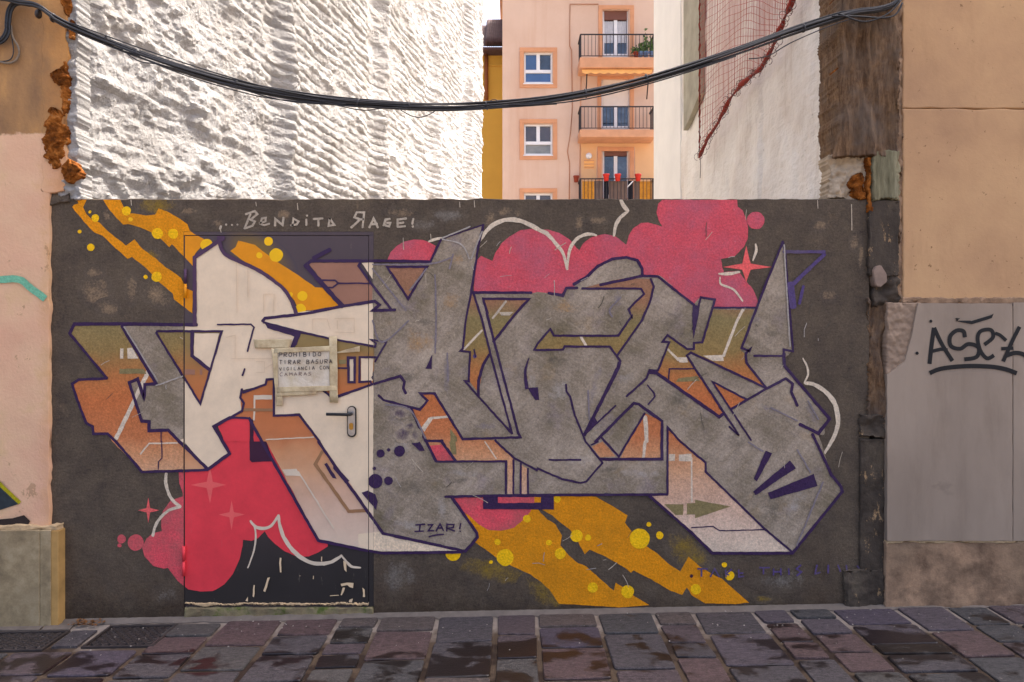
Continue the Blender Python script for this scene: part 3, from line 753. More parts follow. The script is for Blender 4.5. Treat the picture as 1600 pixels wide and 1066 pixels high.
disc('yellow_dot', 'dot', "O 278 738 35 240 662 18 35 840 35"); soft('yellow_overspray', 'yellowmist', 1190, 936, 18, 8)
tp = lambda t: .35+.65*math.sin(math.pi*min(1, t*1.0+.12)) if t < .9 else .45
stroke('white_cloud_line', 'white', 5, "C 735 185 733 240 750 300 780 345 815 374", True)
stroke('white_cloud_line', 'white', 4.5, "C 815 374 750 395 700 440 670 490 658 540", True)
for s, w in (("F 195 472 222 520 225 590 212 660 180 752", 3), ("F 195 472 225 508 270 518 320 500 360 440", 5), ("F 360 440 375 520 410 600 470 670 540 715 610 728 680 715 738 678", 6.5), ("F 738 678 770 720 800 745 850 750", 4),
             ("G 930 560 955 480 1010 400 1080 310 1160 255 1250 232 1340 240 1430 275 1520 325 J 80 350 150 430 210 510 248 645", 7), ("J 248 630 262 500 300 420 360 370 430 352 490 362", 5.5), ("J 690 64 715 115 752 160", 6.5), ("J 752 160 690 215 650 280 635 365", 5.5), ("G 585 415 640 395 700 385", 4.5),
             ("N 845 95 880 170 880 230 855 285", 3.2), ("N 865 285 930 295 1010 345 1075 420 1105 510 1108 600 1080 690 1010 815", 7.5), ("M 413 335 415 380 395 440", 4.5), ("M 178 525 240 525 310 512", 5), ("M 185 545 190 590 270 625 300 660 330 700", 3.5)):
    stroke('white_cloud_line', 'white', w, s, True, taper=lambda t: .45+.55*math.sin(math.pi*(.08+.84*t)))
# --- writing along the top of the wall
for s in ("D 30 340 22 362", "D 70 325 74 327", "D 120 328 124 330", "D 165 325 169 327", "D 275 240 225 360", "D 235 240 310 215 332 240 275 285 312 300 292 335 228 358", "D 350 315 400 300 402 270 370 275 358 320 390 332 432 318", "D 480 335 482 280 542 330 550 268",
          "D 625 335 632 275 676 300 660 325 612 332", "D 740 282 740 330", "D 744 250 748 252", "D 800 280 876 274", "D 840 280 840 336", "D 935 272 972 330 925 336 935 272", "D 1208 350 1222 225 1160 224 1140 265 1190 284 1214 280", "D 1185 285 1115 350",
          "D 1265 350 1300 275 1335 350", "D 1275 325 1330 320", "D 1435 280 1400 285 1385 330 1430 340 1440 312 1412 312", "D 1500 345 1500 285 1570 275", "D 1500 315 1550 310", "D 1500 345 1562 340", "G 457 225 450 268", "G 453 288 456 290"):
    stroke('chalk_lettering', 'chalk', 3.3, s, amp=.3)
for x, y, l in ((205, 312, 9), (400, 316, 6), (465, 318, 10), (630, 372, 18), (673, 366, 10), (718, 316, 8), (741, 314, 10), (1277, 313, 13), (1330, 320, 40), (345, 360, 3)):
    stroke('white_drip', 'chalk', 1.3, "X %f %f %f %f" % (x, y, x+.8, y+l), amp=.2)

# --- letters
poly('cream_fill', 'cream', "A 1505 478 1320 590 X 306 401 306 509 288 509 287.5 690 C 970 155 1100 68 B 1460 940 E 110 862 215 812 190 705 205 640 400 592 412 560 460 545 470 545 600 300 655 190 410 112 380 65 390 45 640 5 D 620 980 560 880 450 785 330 705 200 640 60 560 20 480")
poly('fade_fill', 'fade', "B 275 160 310 100 690 100 980 580 890 590 880 700 830 545 755 575 865 895 920 890 920 980 1085 975 1160 1066 C 800 0 970 160 600 170 425 0 B 580 1000 470 995 465 935 440 935 400 900 330 720 290 590 340 550 575 540")
poly('grey_fill', 'grey', "B 700 105 1213 100 1213 135 1000 138 982 160 1213 560 1213 1066 1175 1066 1085 970 925 980 925 890 865 900 755 575 830 545 890 700 885 590 990 590")
poly('cream_fill', 'cream', "B 1170 1055 1216 1040 C 850 40 970 155 805 0")
poly('fade_fill', 'fade', "B 990 150 1525 147 1350 752"); poly('cream_fill', 'cream', "B 1298 165 1505 165 1432 455 1294 350")
poly('fade_fill', 'fade', "E 120 866 200 815 190 705 210 655 400 592 412 560 465 545 470 850 680 840 850 1066 F 690 130 790 250 985 545 1142 580 I 560 668 150 680 F 890 648 600 588 290 0 E 370 1066 265 872")
poly('red_fill', 'red', "E 0 935 120 868 265 876 265 1066 60 1066"); poly('red_fill', 'red', "E 302 930 368 1050 302 1050")
poly('wine_block', 'wine', "F 190 0 290 0 335 120 205 122 190 110"); poly('wine_block', 'wine', "E 268 880 300 880 300 1066 268 1066")
poly('cream_fill', 'cream', "E 470 545 480 850 685 830 855 1066 F 690 130 790 250 X 576 800 590 815 598 800 586 700 584 600 E 1290 590 960 705 880 640 600 640")
poly('cream_fill', 'cream', "I 0 570 0 655 150 680 640 680 560 660 150 566 60 470 0 330 40 340 90 480 150 555")
poly('fade_fill', 'fade', "E 690 168 940 215 1310 285 1335 355 1290 582 1010 690 960 702 870 630 600 400 650 270")
poly('cream_fill', 'cream', "X 411 502 413 498 462 489 530 479.6 586 473 592 500 588 543 516 530 471 520")
poly('brown_fill', 'brown', "D 755 645 1190 642 1180 672 1280 800 1450 1030 1290 1040 1350 990 1310 965 1040 1005")
poly('cream_fill', 'cream', "D 1200 645 1300 640 1290 780"); poly('cream_fill', 'cream', "E 1195 375 1300 375 1290 560 1195 560"); poly('cream_fill', 'cream', "E 1100 380 1135 380 1135 565 1100 565")
poly('grey_fill', 'grey', "G 122 605 600 590 690 395 1040 275 1000 450 945 830 1440 845 J 0 835 200 850 240 800 300 790 380 720 500 620 600 570 700 545 790 550 850 590 875 650 880 700 1010 690 1300 935 M 60 672 155 690 130 742 410 742 520 480 585 320 610 560 650 1010 N 740 70 700 95 700 150 870 350 1045 555 960 660 1060 980 1090 1020 O 1092 80 1080 130 730 570 150 570 0 410 L 690 330 0 328 I 590 345 735 570 655 670 150 560 95 480 X 583 700 585 560 582 470", amp=1.0)
# the silver is brushed out unevenly: lighter, darker, bluish and ochre areas
for (k, x, y, rx, ry, r) in (('ochre', 655, 535, 34, 32, 0), ('ochre', 712, 405, 16, 14, 0), ('ochre', 705, 470, 20, 22, 0), ('ochre', 885, 480, 36, 16, 0), ('greydark', 612, 585, 30, 16, 0), ('greydark', 640, 590, 60, 12, 0), ('greydark', 668, 505, 22, 16, 0), ('greydark', 870, 565, 26, 14, 0),
                             ('greydark', 1050, 500, 26, 20, 0), ('greydark', 1060, 625, 26, 24, .6), ('greydark', 1150, 690, 34, 30, 0), ('greydark', 1215, 800, 34, 20, 0), ('greydark', 750, 600, 12, 34, .2), ('greydark', 850, 660, 26, 16, 0), ('greydark', 955, 735, 30, 8, 0), ('greydark', 640, 760, 40, 22, .2), ('greydark', 715, 750, 30, 10, 0), ('greydark', 1205, 520, 20, 10, 0),
                             ('mist', 698, 590, 8, 50, 0), ('mist', 625, 475, 24, 14, .4), ('mist', 625, 660, 20, 14, 0), ('mist', 760, 665, 26, 10, 0), ('mist', 930, 600, 8, 50, .25), ('mist', 1180, 500, 12, 8, 0), ('mist', 1270, 650, 10, 34, -.5), ('mist', 1205, 640, 30, 8, .4), ('mist', 965, 470, 10, 26, 0),
                             ('silver', 690, 790, 10, 40, 0), ('silver', 625, 700, 26, 20, 0), ('silver', 875, 610, 30, 26, 0), ('silver', 830, 590, 12, 34, 0), ('silver', 980, 590, 26, 14, -.6), ('silver', 1000, 740, 50, 10, 0), ('silver', 1240, 790, 20, 40, .6), ('silver', 720, 740, 40, 8, 0), ('silver', 645, 820, 50, 12, .2), ('silver', 1120, 640, 30, 12, .6), ('silver', 905, 720, 30, 14, 0)):
    soft('brushed_patch', k, x, y, rx, ry, r, 'grey', .75)
poly('olive_fill', 'fade', "G 245 625 570 625 415 890"); poly('olive_fill', 'fade', "X 600 435 X 655 417 X 640 460") if 0 else None
poly('fade_fill', 'fade', "G 945 850 975 860 1035 1066 H 1090 330 1040 450 1000 655 930 570 930 320 870 300 905 0")
poly('fade_fill', 'fade', "G 1045 895 1415 895 1265 1066 H 1125 240 1070 0")
poly('fade_fill', 'fade', "J 370 800 690 722 950 725 965 780 940 900 860 1066 K 665 345 600 275 225 275 215 302 0 305 H 1465 300 K 105 135 135 185 670 185 785 20 J 755 990 800 930 888 850 850 803")
poly('fade_fill', 'fade', "H 520 665 635 665 875 1045 1140 1055 I 850 0 960 105 960 122 480 122 430 0 H 440 790 515 800 575 730")
poly('fade_fill', 'fade', "I 920 118 958 118 958 322 920 322"); poly('fade_fill', 'fade', "I 1005 140 1045 168 1045 322 1005 322")
poly('fade_fill', 'fade', "M 130 755 400 755 315 1000 N 375 40 420 70 410 130 555 315 K 1599 480 1280 320 1235 350 1550 830 1505 865 1000 490 1100 240 1080 180 1240 300 1300 295 1300 245 1370 240")
poly('fade_fill', 'fade', "N 160 272 412 410 300 478"); poly('fade_fill', 'fade', "K 895 830 1035 895 1038 1066 L 765 110 510 105 560 0 K 750 1066")
poly('fade_fill', 'fade', "K 1080 945 1205 1066 L 1035 130 1035 185 1184 335 O 530 400 720 562 160 565 0 415 L 700 335 803 328 800 0")
poly('fade_fill', 'fade', "L 335 30 400 0 480 90 385 98"); poly('pink_fill', 'pinkred', "I 440 25 515 18 595 120 480 120")
poly('purple_block', 'purple', "I 770 335 1205 335 1205 418 770 415"); poly('pink_fill', 'pinkred', "I 860 342 1085 342 1085 378 860 378"); poly('yellow_fill', 'yellow', "I 1085 342 1125 342 1125 376 1085 376")
# details inside the letters
poly('white_bar', 'white', "B 685 290 712 290 712 375 685 375"); poly('white_bar', 'white', "B 745 290 785 285 835 375 745 375"); stroke('white_bar', 'white', 6.5, "B 920 480 650 1040"); stroke('white_bar', 'white', 4, "B 862 590 880 650")
poly('olive_bar', 'olive', "B 680 460 880 460 905 502 680 502"); poly('olive_bar', 'brown', "B 1218 465 1305 465 1305 510 1218 510"); poly('olive_bar', 'brown', "B 1345 465 1365 465 1365 510 1345 510")
stroke('white_bar', 'white', 2.2, "C 590 70 640 10 800 8"); poly('white_bar', 'white', "H 525 950 585 868 625 868 550 985"); stroke('white_bar', 'white', 3.4, "H 600 872 745 858"); stroke('white_bar', 'white', 3.4, "H 880 295 1030 140"); stroke('white_bar', 'chalk', 3.2, "G 1120 1050 1230 910"); poly('white_bar', 'chalk', "G 1170 1000 1290 1000 1260 1030 1190 1030")
poly('olive_bar', 'olive', "H 765 955 822 1030 822 1066 765 1066"); poly('olive_bar', 'olive', "I 560 0 600 0 605 80 575 80")
poly('white_bar', 'white', "L 808 78 845 78 845 120 808 120"); poly('white_bar', 'white', "L 870 78 948 75 948 122 870 118"); stroke('white_bar', 'white', 2.5, "L 948 100 950 370"); stroke('white_bar', 'white', 6, "K 895 860 900 940 905 1066"); stroke('white_bar', 'white', 4.5, "L 662 0 652 100"); stroke('white_bar', 'white', 4, "K 360 195 402 268")
stroke('white_bar', 'white', 3.4, "K 1080 295 1170 388"); poly('white_bar', 'white', "K 1150 365 1238 365 1252 408 1180 408"); poly('white_bar', 'white', "K 1375 352 1540 345 1548 395 1460 395"); stroke('white_bar', 'white', 4.2, "M 330 755 290 830 205 1050"); stroke('white_bar', 'white', 2, "I 780 0 850 105")
poly('olive_arrow', 'olive', "L 780 385 900 385 895 452 850 452"); poly('olive_arrow', 'olive', "L 920 380 970 380 970 358 1190 400 970 472 970 450 920 450")
poly('olive_bar', 'olive', "K 1170 540 1330 520 1350 560 1150 570")
poly('white_bar', 'white', "E 300 680 455 680 455 715 300 715"); stroke('white_bar', 'white', 3, "E 308 715 305 885"); poly('olive_bar', 'tan', "E 218 790 460 790 460 815 218 815"); stroke('white_bar', 'white', 1.8, "E 405 1050 800 1030")
stroke('tan_bracket', 'tan', 5, "F 622 60 582 135 780 415 888 410"); poly('white_bar', 'white', "F 385 168 470 163 497 205 407 203"); stroke('white_bar', 'white', 2.4, "F 482 180 690 515")
poly('olive_bar', 'olive', "E 1010 385 1070 385 1070 420 1010 420")

# purple outlines
OUT = [
 (5.2, "B 265 165 305 88 700 86 1320 95"), (4.4, "B 265 165 575 540"), (4.2, "B 575 540 340 550 285 585 330 720 400 910 455 940 465 1000 580 1000 650 1066 C 600 174 975 163"),
 (5, "B 700 105 985 585 890 590 885 710 830 545 760 575 865 895 925 900 925 975 1085 970 1180 1066 C 975 160 1100 68 B 1460 940 1599 865"),
 (1.6, "B 1025 985 1025 1066 C 712 0 712 95 692 115 692 160"),
 (3.4, "B 985 160 1350 752 1527 148 990 148"), (5.4, "B 1283 148 1280 352 1430 470"),
 (4.6, "E 375 65 395 40 740 0 D 1040 1005 1310 965 1350 995 1290 1042 1480 1036"), (7, "D 735 665 1040 1005"), (4.6, "D 735 665 780 628 1400 628 G 600 582"), (6.5, "D 800 605 935 535"), (2.6, "D 870 790 980 790 1005 815 960 850 900 850"), (2.6, "D 1005 815 1280 815"), (3.8, "D 1190 642 1175 670 1260 790 1450 1035"),
 (3.6, "G 600 580 690 395"), (2, "G 690 395 790 360 1040 275"), (3.6, "G 1040 275 1000 450 940 830"), (4.2, "G 940 838 1440 840"), (4, "H 1125 235 1310 0 G 1420 893 1040 890 H 1075 0"),
 (3.4, "G 960 850 1030 1066 H 1100 340 1280 1000"), (3.2, "G 940 840 895 1066 H 870 290 850 312 930 320 920 565 885 560 1000 690 1280 1000"),
 (3.8, "H 1070 0 1330 990 1350 1030 870 1045 635 665 515 665 575 725 515 800 400 770 210 720 170 680"), (4.2, "H 1090 340 1040 430 1000 560 1000 690"), (4.2, "H 440 790 560 1060 700 1060"),
 (4.2, "E 870 630 960 705 1290 590 H 350 520 385 570 375 620 395 665"), (2.8, "H 140 400 235 240 100 215 150 250 140 280 0 250"), (3.4, "H 150 365 10 365 10 570 100 565 110 585"),
 (4.4, "J 90 842 210 862 240 800 330 800"), (4.6, "J 300 770 400 715 500 620 620 560 740 545 830 570 870 640 870 700 520 775"), (4, "J 870 700 1000 705 1300 940 1300 1000"), (3.4, "J 370 805 860 805 885 850 800 930 755 980 785 1040 K 785 20 670 185 135 185 105 130 0 250 H 1465 300 K 0 305 210 300 225 275 600 275 690 400"),
 (3.4, "J 940 725 965 790 940 900 870 1066 K 665 345"), (5.6, "K 680 410 670 450 480 830 390 1010"), (3.2, "K 235 590 240 650 270 690 310 850 400 1066 L 400 130 300 245 265 255 150 230 0 165 I 1100 175 960 100 850 0 H 1140 1055"), (2.6, "K 390 1010 650 765"),
 (3.4, "K 740 690 905 540 930 470 1000 475 1095 240 1040 235 1080 180 1240 295 1300 295 1300 245 1370 240 M 150 690 60 675 10 880"), (5, "K 930 490 990 495 1510 860 1550 830"), (3.6, "K 1590 890 1240 350 1275 325 N 570 325"),
 (4.6, "K 480 1066 800 745 840 755 1035 895 L 765 0 765 108 385 108"), (3.4, "K 890 830 L 500 92 K 520 1020"), (3.4, "L 800 325 K 1080 945 L 880 0 1035 130 1035 185 O 530 400 730 568"), (2.2, "K 1090 545 1095 460 1300 460"),
 (3, "N 420 410 155 270 450 715"), (2.4, "K 915 595 970 665 975 690 920 755"), (3, "M 130 742 410 742"), (3.8, "M 585 320 480 580 320 1000 370 1020 380 1000 N 410 60 415 130 570 325"), (3.4, "M 585 320 600 400 650 1020 590 1010 590 1050 400 1050"),
 (4.2, "N 570 325 715 250 765 290 755 350 800 455"), (3.6, "N 570 325 300 480"), (3.2, "N 0 130 360 680 285 615"), (5, "N 700 60 700 150 1045 555 960 665 820 595"), (4.4, "N 915 670 1060 980 1130 1066 O 1090 130 730 575 150 575 0 425 L 690 335"),
 (1.8, "O 0 390 155 380 205 412 535 405"), (4, "I 535 340 770 333 L 0 328 800 325"), (2.8, "L 70 112 265 112"), (4.6, "F 600 0 690 130 985 545 I 660 675 735 590 730 560 575 340"), (3.4, "I 480 122 910 122 910 320"), (3, "I 957 112 955 320"), (3, "I 1002 130 1000 320"), (3, "I 1045 165 1045 320"), (4.4, "I 420 0 480 120"), (4.4, "I 515 0 600 118"),
 (4.6, "E 265 870 370 1066 F 600 588 890 648 I 150 685 640 680"), (3.6, "E 850 1066 680 845 470 850 470 545 410 550 400 590 215 660"), (3.6, "E 205 630 190 700 220 745 205 810 0 930"), (3.4, "E 110 866 265 872"), (3.2, "E 385 75 700 155 940 210 1320 275"), (2.6, "E 0 92 280 90 305 115 250 315"), (3, "E 228 460 210 515"), (2.4, "E 985 455 1090 455"), (2.6, "L 330 20 372 0")]
for w, s in OUT: stroke('purple_outline', 'purple', w, s)
stroke('purple_outline', 'purple', 3.8, "G 240 625 572 625 415 890", closed=True); stroke('purple_outline', 'purple', 4, "E 1088 368 1142 368 1142 572 1092 572", closed=True)
stroke('plum_outline', 'plum', 6, "B 1305 95 A 1303 600 1505 462"); stroke('plum_outline', 'plum', 5.6, "D 10 430 40 540 110 600 330 700 450 780 560 870 620 970 655 1062", True); disc('plum_outline', 'plum', "D 40 440 26")
poly('purple_block', 'purple', "E 405 92 640 152 700 152 660 260 600 300 640 190 415 122"); poly('purple_block', 'purple', "H 1410 620 1495 613 1505 720 1470 720"); stroke('purple_block', 'purple', 5.5, "H 1420 370 1390 480 1402 620", True, taper=lambda t: .3+.9*t)
poly('purple_block', 'purple', "H 615 340 612 462 560 460"); poly('purple_block', 'purple', "J 1298 940 1345 950 K 1340 0 1295 215 1283 0"); poly('purple_block', 'purple', "K 390 1015 470 850 500 905"); poly('purple_block', 'purple', "F 690 130 785 232 762 250 690 160"); poly('purple_block', 'purple', "F 635 132 652 125 710 220 685 216")
for s in ("N 560 795 610 815 495 1025 470 1010", "N 745 870 790 925 O 465 155 445 128", "O 885 0 910 90 570 185 550 138"): poly('purple_ray', 'purple', s)
disc('purple_dot', 'purple', "I 138 72 25 255 58 34 188 50 11 100 165 11 105 243 44 186 240 27 37 115 1"); poly('purple_dot', 'purple', "I 20 315 60 300 105 325 122 370 112 420"); poly('purple_dot', 'purple', "I 330 10 380 0 412 55 380 58")
for s in ((628, 645, 14, 10), (630, 678, 16, 14), (650, 680, 10, 12), (640, 665, 10, 8)): soft('purple_blot', 'purple', s[0], s[1], s[2], s[3], 0, 'grey', 1.0)
disc('purple_dot', 'violet', "H 970 355 16"); stroke('purple_dot', 'purple', 2.4, "H 965 300 975 360")
# faint violet marker lines and silver edges
for w, s in ((5, "M 590 385 850 385"), (6, "M 850 400 640 600"), (10, "M 632 590 650 735"), (4.5, "M 715 605 690 715")): stroke('violet_line', 'violet', w, s)
for s in ("G 120 605 600 600 790 540", "G 120 640 400 990", "G 430 820 570 640", "G 640 690 650 1060", "G 790 520 760 640", "H 650 0 640 330", "H 740 330 750 560", "H 120 60 200 240 420 60", "J 620 1040 600 980 690 880", "H 230 760 430 800 560 1040", "N 430 730 540 800", "N 600 470 800 570", "N 880 420 960 560", "N 800 790 900 960", "O 950 60 760 520", "K 420 640 430 880"):
    stroke('silver_edge', 'mist', 2.6, s, True)
for s in ("M 592 340 630 990", "B 985 600 1210 520", "G 930 290 700 385", "G 700 395 860 440 925 560", "G 1030 330 940 560", "B 720 110 1000 560"): stroke('silver_edge', 'silver', 2.2, s, True)
for x, y, r in ((1150, 690, 40), (1190, 560, 16)): pass
sr = random.Random(11)
for k in range(70):
    cx, cy = sr.choice([(720, 350), (690, 420), (1130, 370), (830, 420), (620, 470), (1200, 520), (900, 480), (260, 560), (1100, 650), (680, 760), (940, 880), (1250, 700), (800, 900), (180, 640)])
    x, y = sr.gauss(cx, 45), sr.gauss(cy, 26); a = sr.gauss(-.9, .7); l = sr.uniform(4, 26)
    if y < 318 or y > 930 or 287 < x < 590: continue
    stroke('scratch', sr.choice(['chalk', 'silver', 'chalk', 'greydark']), sr.uniform(.5, 1.2), [(x, y), (x+l*.5*math.cos(a)+sr.gauss(0, 1), y+l*.5*math.sin(a)), (x+l*math.cos(a), y+l*math.sin(a)+sr.gauss(0, 1.5))], amp=.4)
# signature and faded words
for s in ("I 355 512 410 508", "I 382 510 378 550", "I 350 552 402 550", "I 430 512 458 510 432 548 466 548", "I 480 550 505 505 526 548", "I 488 532 520 530", "I 545 550 548 508 590 510 585 528 550 532 594 549", "I 632 503 626 535", "I 627 549 629 551"):
    stroke('signature', 'purple', 2.4, s, amp=.2)
stroke('signature', 'purple', 2.6, "I 438 584 470 575 527 569", True)
for s in ("T 105 150 185 150", "T 135 150 135 212", "T 210 215 245 150 282 215", "T 335 160 340 215", "T 385 155 340 190 360 200", "T 445 160 445 215 485 212", "T 445 185 480 185", "T 620 140 700 140", "T 650 140 650 190", "T 735 150 735 200", "T 795 150 795 200", "T 735 175 795 175", "T 860 150 862 195", "T 960 120 925 150 965 175 930 205", "T 1095 120 1080 190 1120 180", "T 1190 120 1188 185", "T 1270 120 1290 170", "T 1340 120 1345 185 1375 180", "T 1430 125 1460 165 1480 120"):
    stroke('faded_lettering', 'violet', 2.6, s, amp=.3)
disc('purple_dot', 'wine', "T 52 210 14")
# flakes and pencil lines on the door
for s in ("F 372 690 382 690 380 778 370 775", "F 300 808 312 806 285 890 276 885", "F 218 850 226 850 222 925 210 920", "F 735 845 775 835 810 840 808 868 790 862 770 850 740 860", "F 745 865 760 868 740 918 730 912", "F 865 870 875 880 880 925 868 920", "F 620 680 626 680 624 715 617 712", "F 752 705 770 720 768 770 755 760", "F 785 935 805 930 800 955 780 950", "F 670 913 720 908 722 913 672 917", "F 570 800 575 800 575 820 570 820", "F 490 793 496 795 492 800", "F 165 945 185 920 180 950"):
    poly('paint_flake', 'chip', s, amp=1.6)
for s in ("D 385 905 475 905 465 1060", "D 385 905 385 1060", "D 255 700 255 930", "D 160 640 165 1060", "E 790 45 915 45 940 130", "E 795 45 795 140", "E 980 40 1140 40 1140 160 980 155", "E 75 200 150 180 150 380", "E 120 375 470 375", "E 325 400 395 400 395 490 325 490", "E 1000 60 1000 130", "E 400 455 480 410"):
    stroke('pencil_line', 'pencil', .8, s, amp=.2)

# door furniture
M['steel'] = simple('brushed_steel', (176, 170, 166), .1, 60, .35, .5, .9)
M['blackmetal'] = simple('black_lever', (30, 29, 30), .15, 60, .35, .5, .2)
M['brass'] = simple('brass_lock', (176, 132, 60), .15, 60, .35, .5, .8)
def rounded_rect(cx, cy, w, h, r, n=6):
    pts = []
    for (sx, sy, a0) in ((1, 1, 0), (-1, 1, 90), (-1, -1, 180), (1, -1, 270)):
        for k in range(n+1):
            a = math.radians(a0+90*k/n); pts.append((cx+sx*(w/2-r)+r*math.cos(a), cy+sy*(h/2-r)+r*math.sin(a)))
    return pts
plate = extrude_poly('lock_plate', M['blackmetal'], door, rounded_rect(549.6, 659, 14.5, 49, 7), -.012, .004, .001)
extrude_poly('plate_face', M['steel'], plate, rounded_rect(549.2, 658.6, 11, 45, 5.4), -.0135, .0014, .0005)
extrude_poly('lock_cylinder', M['brass'], plate, rounded_rect(548.6, 666.5, 6.6, 11, 3.2), -.018, .004, .0008)
c = P(550, 646.2, 0)
tube('handle', M['blackmetal'], door, catmull([(c.x, -.012, c.z), (c.x, -.04, c.z), (c.x-.012, -.05, c.z), (c.x-.06, -.052, c.z+.001), (c.x-.128, -.05, c.z+.002)], 5), .0085, 10)
for py0, py1, hx in ((421, 466, 291), (853, 899, 288.5)):
    m = (py0+py1)/2
    h = None
    for k, (a, b) in enumerate(((py0, m-.6), (m+.6, py1))):
        p0, p1 = P(hx, b), P(hx, a)
        o = tube('hinge', paint('plum', 'door') if (py0 < 500 and k == 0) else paint('yellow' if py0 < 500 else 'red', 'door'), door, [(p0.x, -.012, p0.z), (p1.x, -.010, p1.z)], .0078, 12)

# ------------------------------------------------------------------ paper notice
N = thing('paper_notice', 'crumpled handwritten paper notice taped to the door', 'notice'); 
def paper_mat(nt, b):
    nt.l.new(nt.bump(nt.noise(22, 5, .6, None, .8), .5, .01), b.inputs['Normal'])
    return nt.ramp(nt.noise(7, 5, .6), [(.3, (196, 176, 146)), (.55, (222, 208, 186)), (.75, (206, 186, 146))])
M['paper'] = material('yellowed_paper', paper_mat, .8, .2)
def tape_mat(nt, b):
    nt.l.new(nt.bump(nt.noise(40, 5, .65, None, .6), .5, .006), b.inputs['Normal'])
    return nt.ramp(nt.noise(16, 5, .65), [(.3, (168, 142, 108)), (.5, (196, 174, 134)), (.7, (214, 196, 156))])
M['tape'] = material('old_masking_tape', tape_mat, .55, .4)
def crumple(name, mat, pts, y, amp, n=14, parent=N):
    """bilinear quad sheet with crumples"""
    a, b, c2, d = parse(pts); vs, fs = [], []
    for j in range(n+1):
        for i in range(n+1):
            u, v = i/n, j/n
            x = (a[0]*(1-u)+b[0]*u)*(1-v)+(d[0]*(1-u)+c2[0]*u)*v; q = (a[1]*(1-u)+b[1]*u)*(1-v)+(d[1]*(1-u)+c2[1]*u)*v
            if i in (0, n): x += fbm(q*.2, i, 2, 3)*.7
            if j in (0, n): q += fbm(x*.2, j, 5, 3)*.7
            w = P(x, q); vs.append((w.x, y-abs(fbm(x*.06, q*.06, 4, 4))*amp, w.z))
    for j in range(n):
        for i in range(n): k = j*(n+1)+i; fs.append((k, k+n+1, k+n+2, k+1))
    o = mesh(name, vs, fs, mat, parent, True)
    sol = o.modifiers.new('thickness', 'SOLIDIFY'); sol.thickness = .0004; sol.offset = 1
    return o
crumple('paper', M['paper'], "E 490 310 990 280 1000 630 500 650", -.010, .004, 20)
for q in ("E 305 215 625 212 600 285 320 290", "E 455 290 505 300 515 760 500 770", "E 935 190 1000 190 1010 740 940 740", "E 500 640 830 630 830 670 500 690", "E 1000 320 1190 270 1190 318 1000 330", "E 480 290 940 270 940 310 480 330", "E 500 610 1000 600 1000 640 500 655", "E 500 690 550 690 550 765 500 768"):
    layer[0] += 1; crumple('tape', M['tape'], q, -.0152-.0003*(layer[0] % 8), .002, 8)
FONT = {'P': ["0 0 0 1", "0 1 .8 .95 .8 .55 0 .5"], 'R': ["0 0 0 1", "0 1 .8 .95 .75 .55 0 .5 .85 0"], 'O': ["0 .5 .3 1 .8 .85 .8 .2 .4 0 0 .3 0 .5"], 'H': ["0 0 0 1", ".8 0 .8 1", "0 .5 .8 .5"], 'I': [".3 0 .3 1"], 'B': ["0 0 0 1 .7 .9 .6 .55 0 .5", ".1 .5 .8 .4 .7 .05 0 0"],
        'D': ["0 0 0 1 .7 .8 .8 .3 .4 0 0 0"], 'T': ["0 1 .9 1", ".4 1 .4 0"], 'A': ["0 0 .4 1 .85 0", ".2 .4 .7 .4"], 'S': [".8 .95 .2 1 .05 .65 .75 .4 .6 .05 0 0"], 'U': ["0 1 .05 .2 .4 0 .75 .2 .8 1"], 'V': ["0 1 .4 0 .8 1"], 'G': [".8 .9 .3 1 0 .5 .3 0 .8 .15 .8 .45 .5 .45"], 'L': ["0 1 0 0 .7 0"],
        'N': ["0 0 0 1 .75 0 .75 1"], 'C': [".8 .95 .3 1 0 .5 .3 0 .8 .1"], 'M': ["0 0 .1 1 .45 .4 .8 1 .9 0"], 'E': [".8 1 0 1 0 0 .8 0", "0 .5 .6 .5"]}
M['ink'] = simple('marker_ink', (66, 56, 56), .2, 60, .6)
M['ink2'] = simple('faded_marker_ink', (116, 92, 84), .2, 60, .6)
def notice_line(text, x0, x1, y0, y1, h, wid, mat):
    step = (x1-x0)/len(text); vs, fs = [], []
    for i, ch in enumerate(text):
        if ch == ' ':
            mesh('handwriting', vs, fs, mat, N); vs, fs = [], []; continue
        for st in FONT[ch]:
            v = list(map(float, st.split())); pts = []
            for k in range(0, len(v), 2):
                t = (i+v[k]*.72)/len(text)
                pts.append((x0+(i+v[k]*.72)*step+rs.uniform(-.2, .2), y0+(y1-y0)*t-(v[k+1]-.5)*h+rs.uniform(-.25, .25)))
            for a, b in zip(pts[:-1], pts[1:]):
                d = Vector((b[0]-a[0], b[1]-a[1]))
                if d.length < .05: continue
                d.normalize(); nx, ny = -d.y*wid/2, d.x*wid/2
                bs = len(vs)
                for (x, y) in ((a[0]+nx, a[1]+ny), (a[0]-nx, a[1]-ny), (b[0]-nx, b[1]-ny), (b[0]+nx, b[1]+ny)):
                    p = P(x, y); vs.append((p.x, -.0195-.00002*(bs % 40), p.z))
                fs.append((bs, bs+1, bs+2, bs+3))
    if vs: mesh('handwriting', vs, fs, mat, N)
notice_line('PROHIBIDO', 438, 506, 554.5, 553, 6.5, 1.05, M['ink']); notice_line('TIRAR BASURA', 438.5, 523, 566, 564.5, 6.2, 1.05, M['ink']); notice_line('VIGILANCIA CON', 438.5, 518, 576.5, 574, 5, .85, M['ink']); notice_line('CAMARAS', 439, 491, 585, 583.5, 5, .85, M['ink2'])

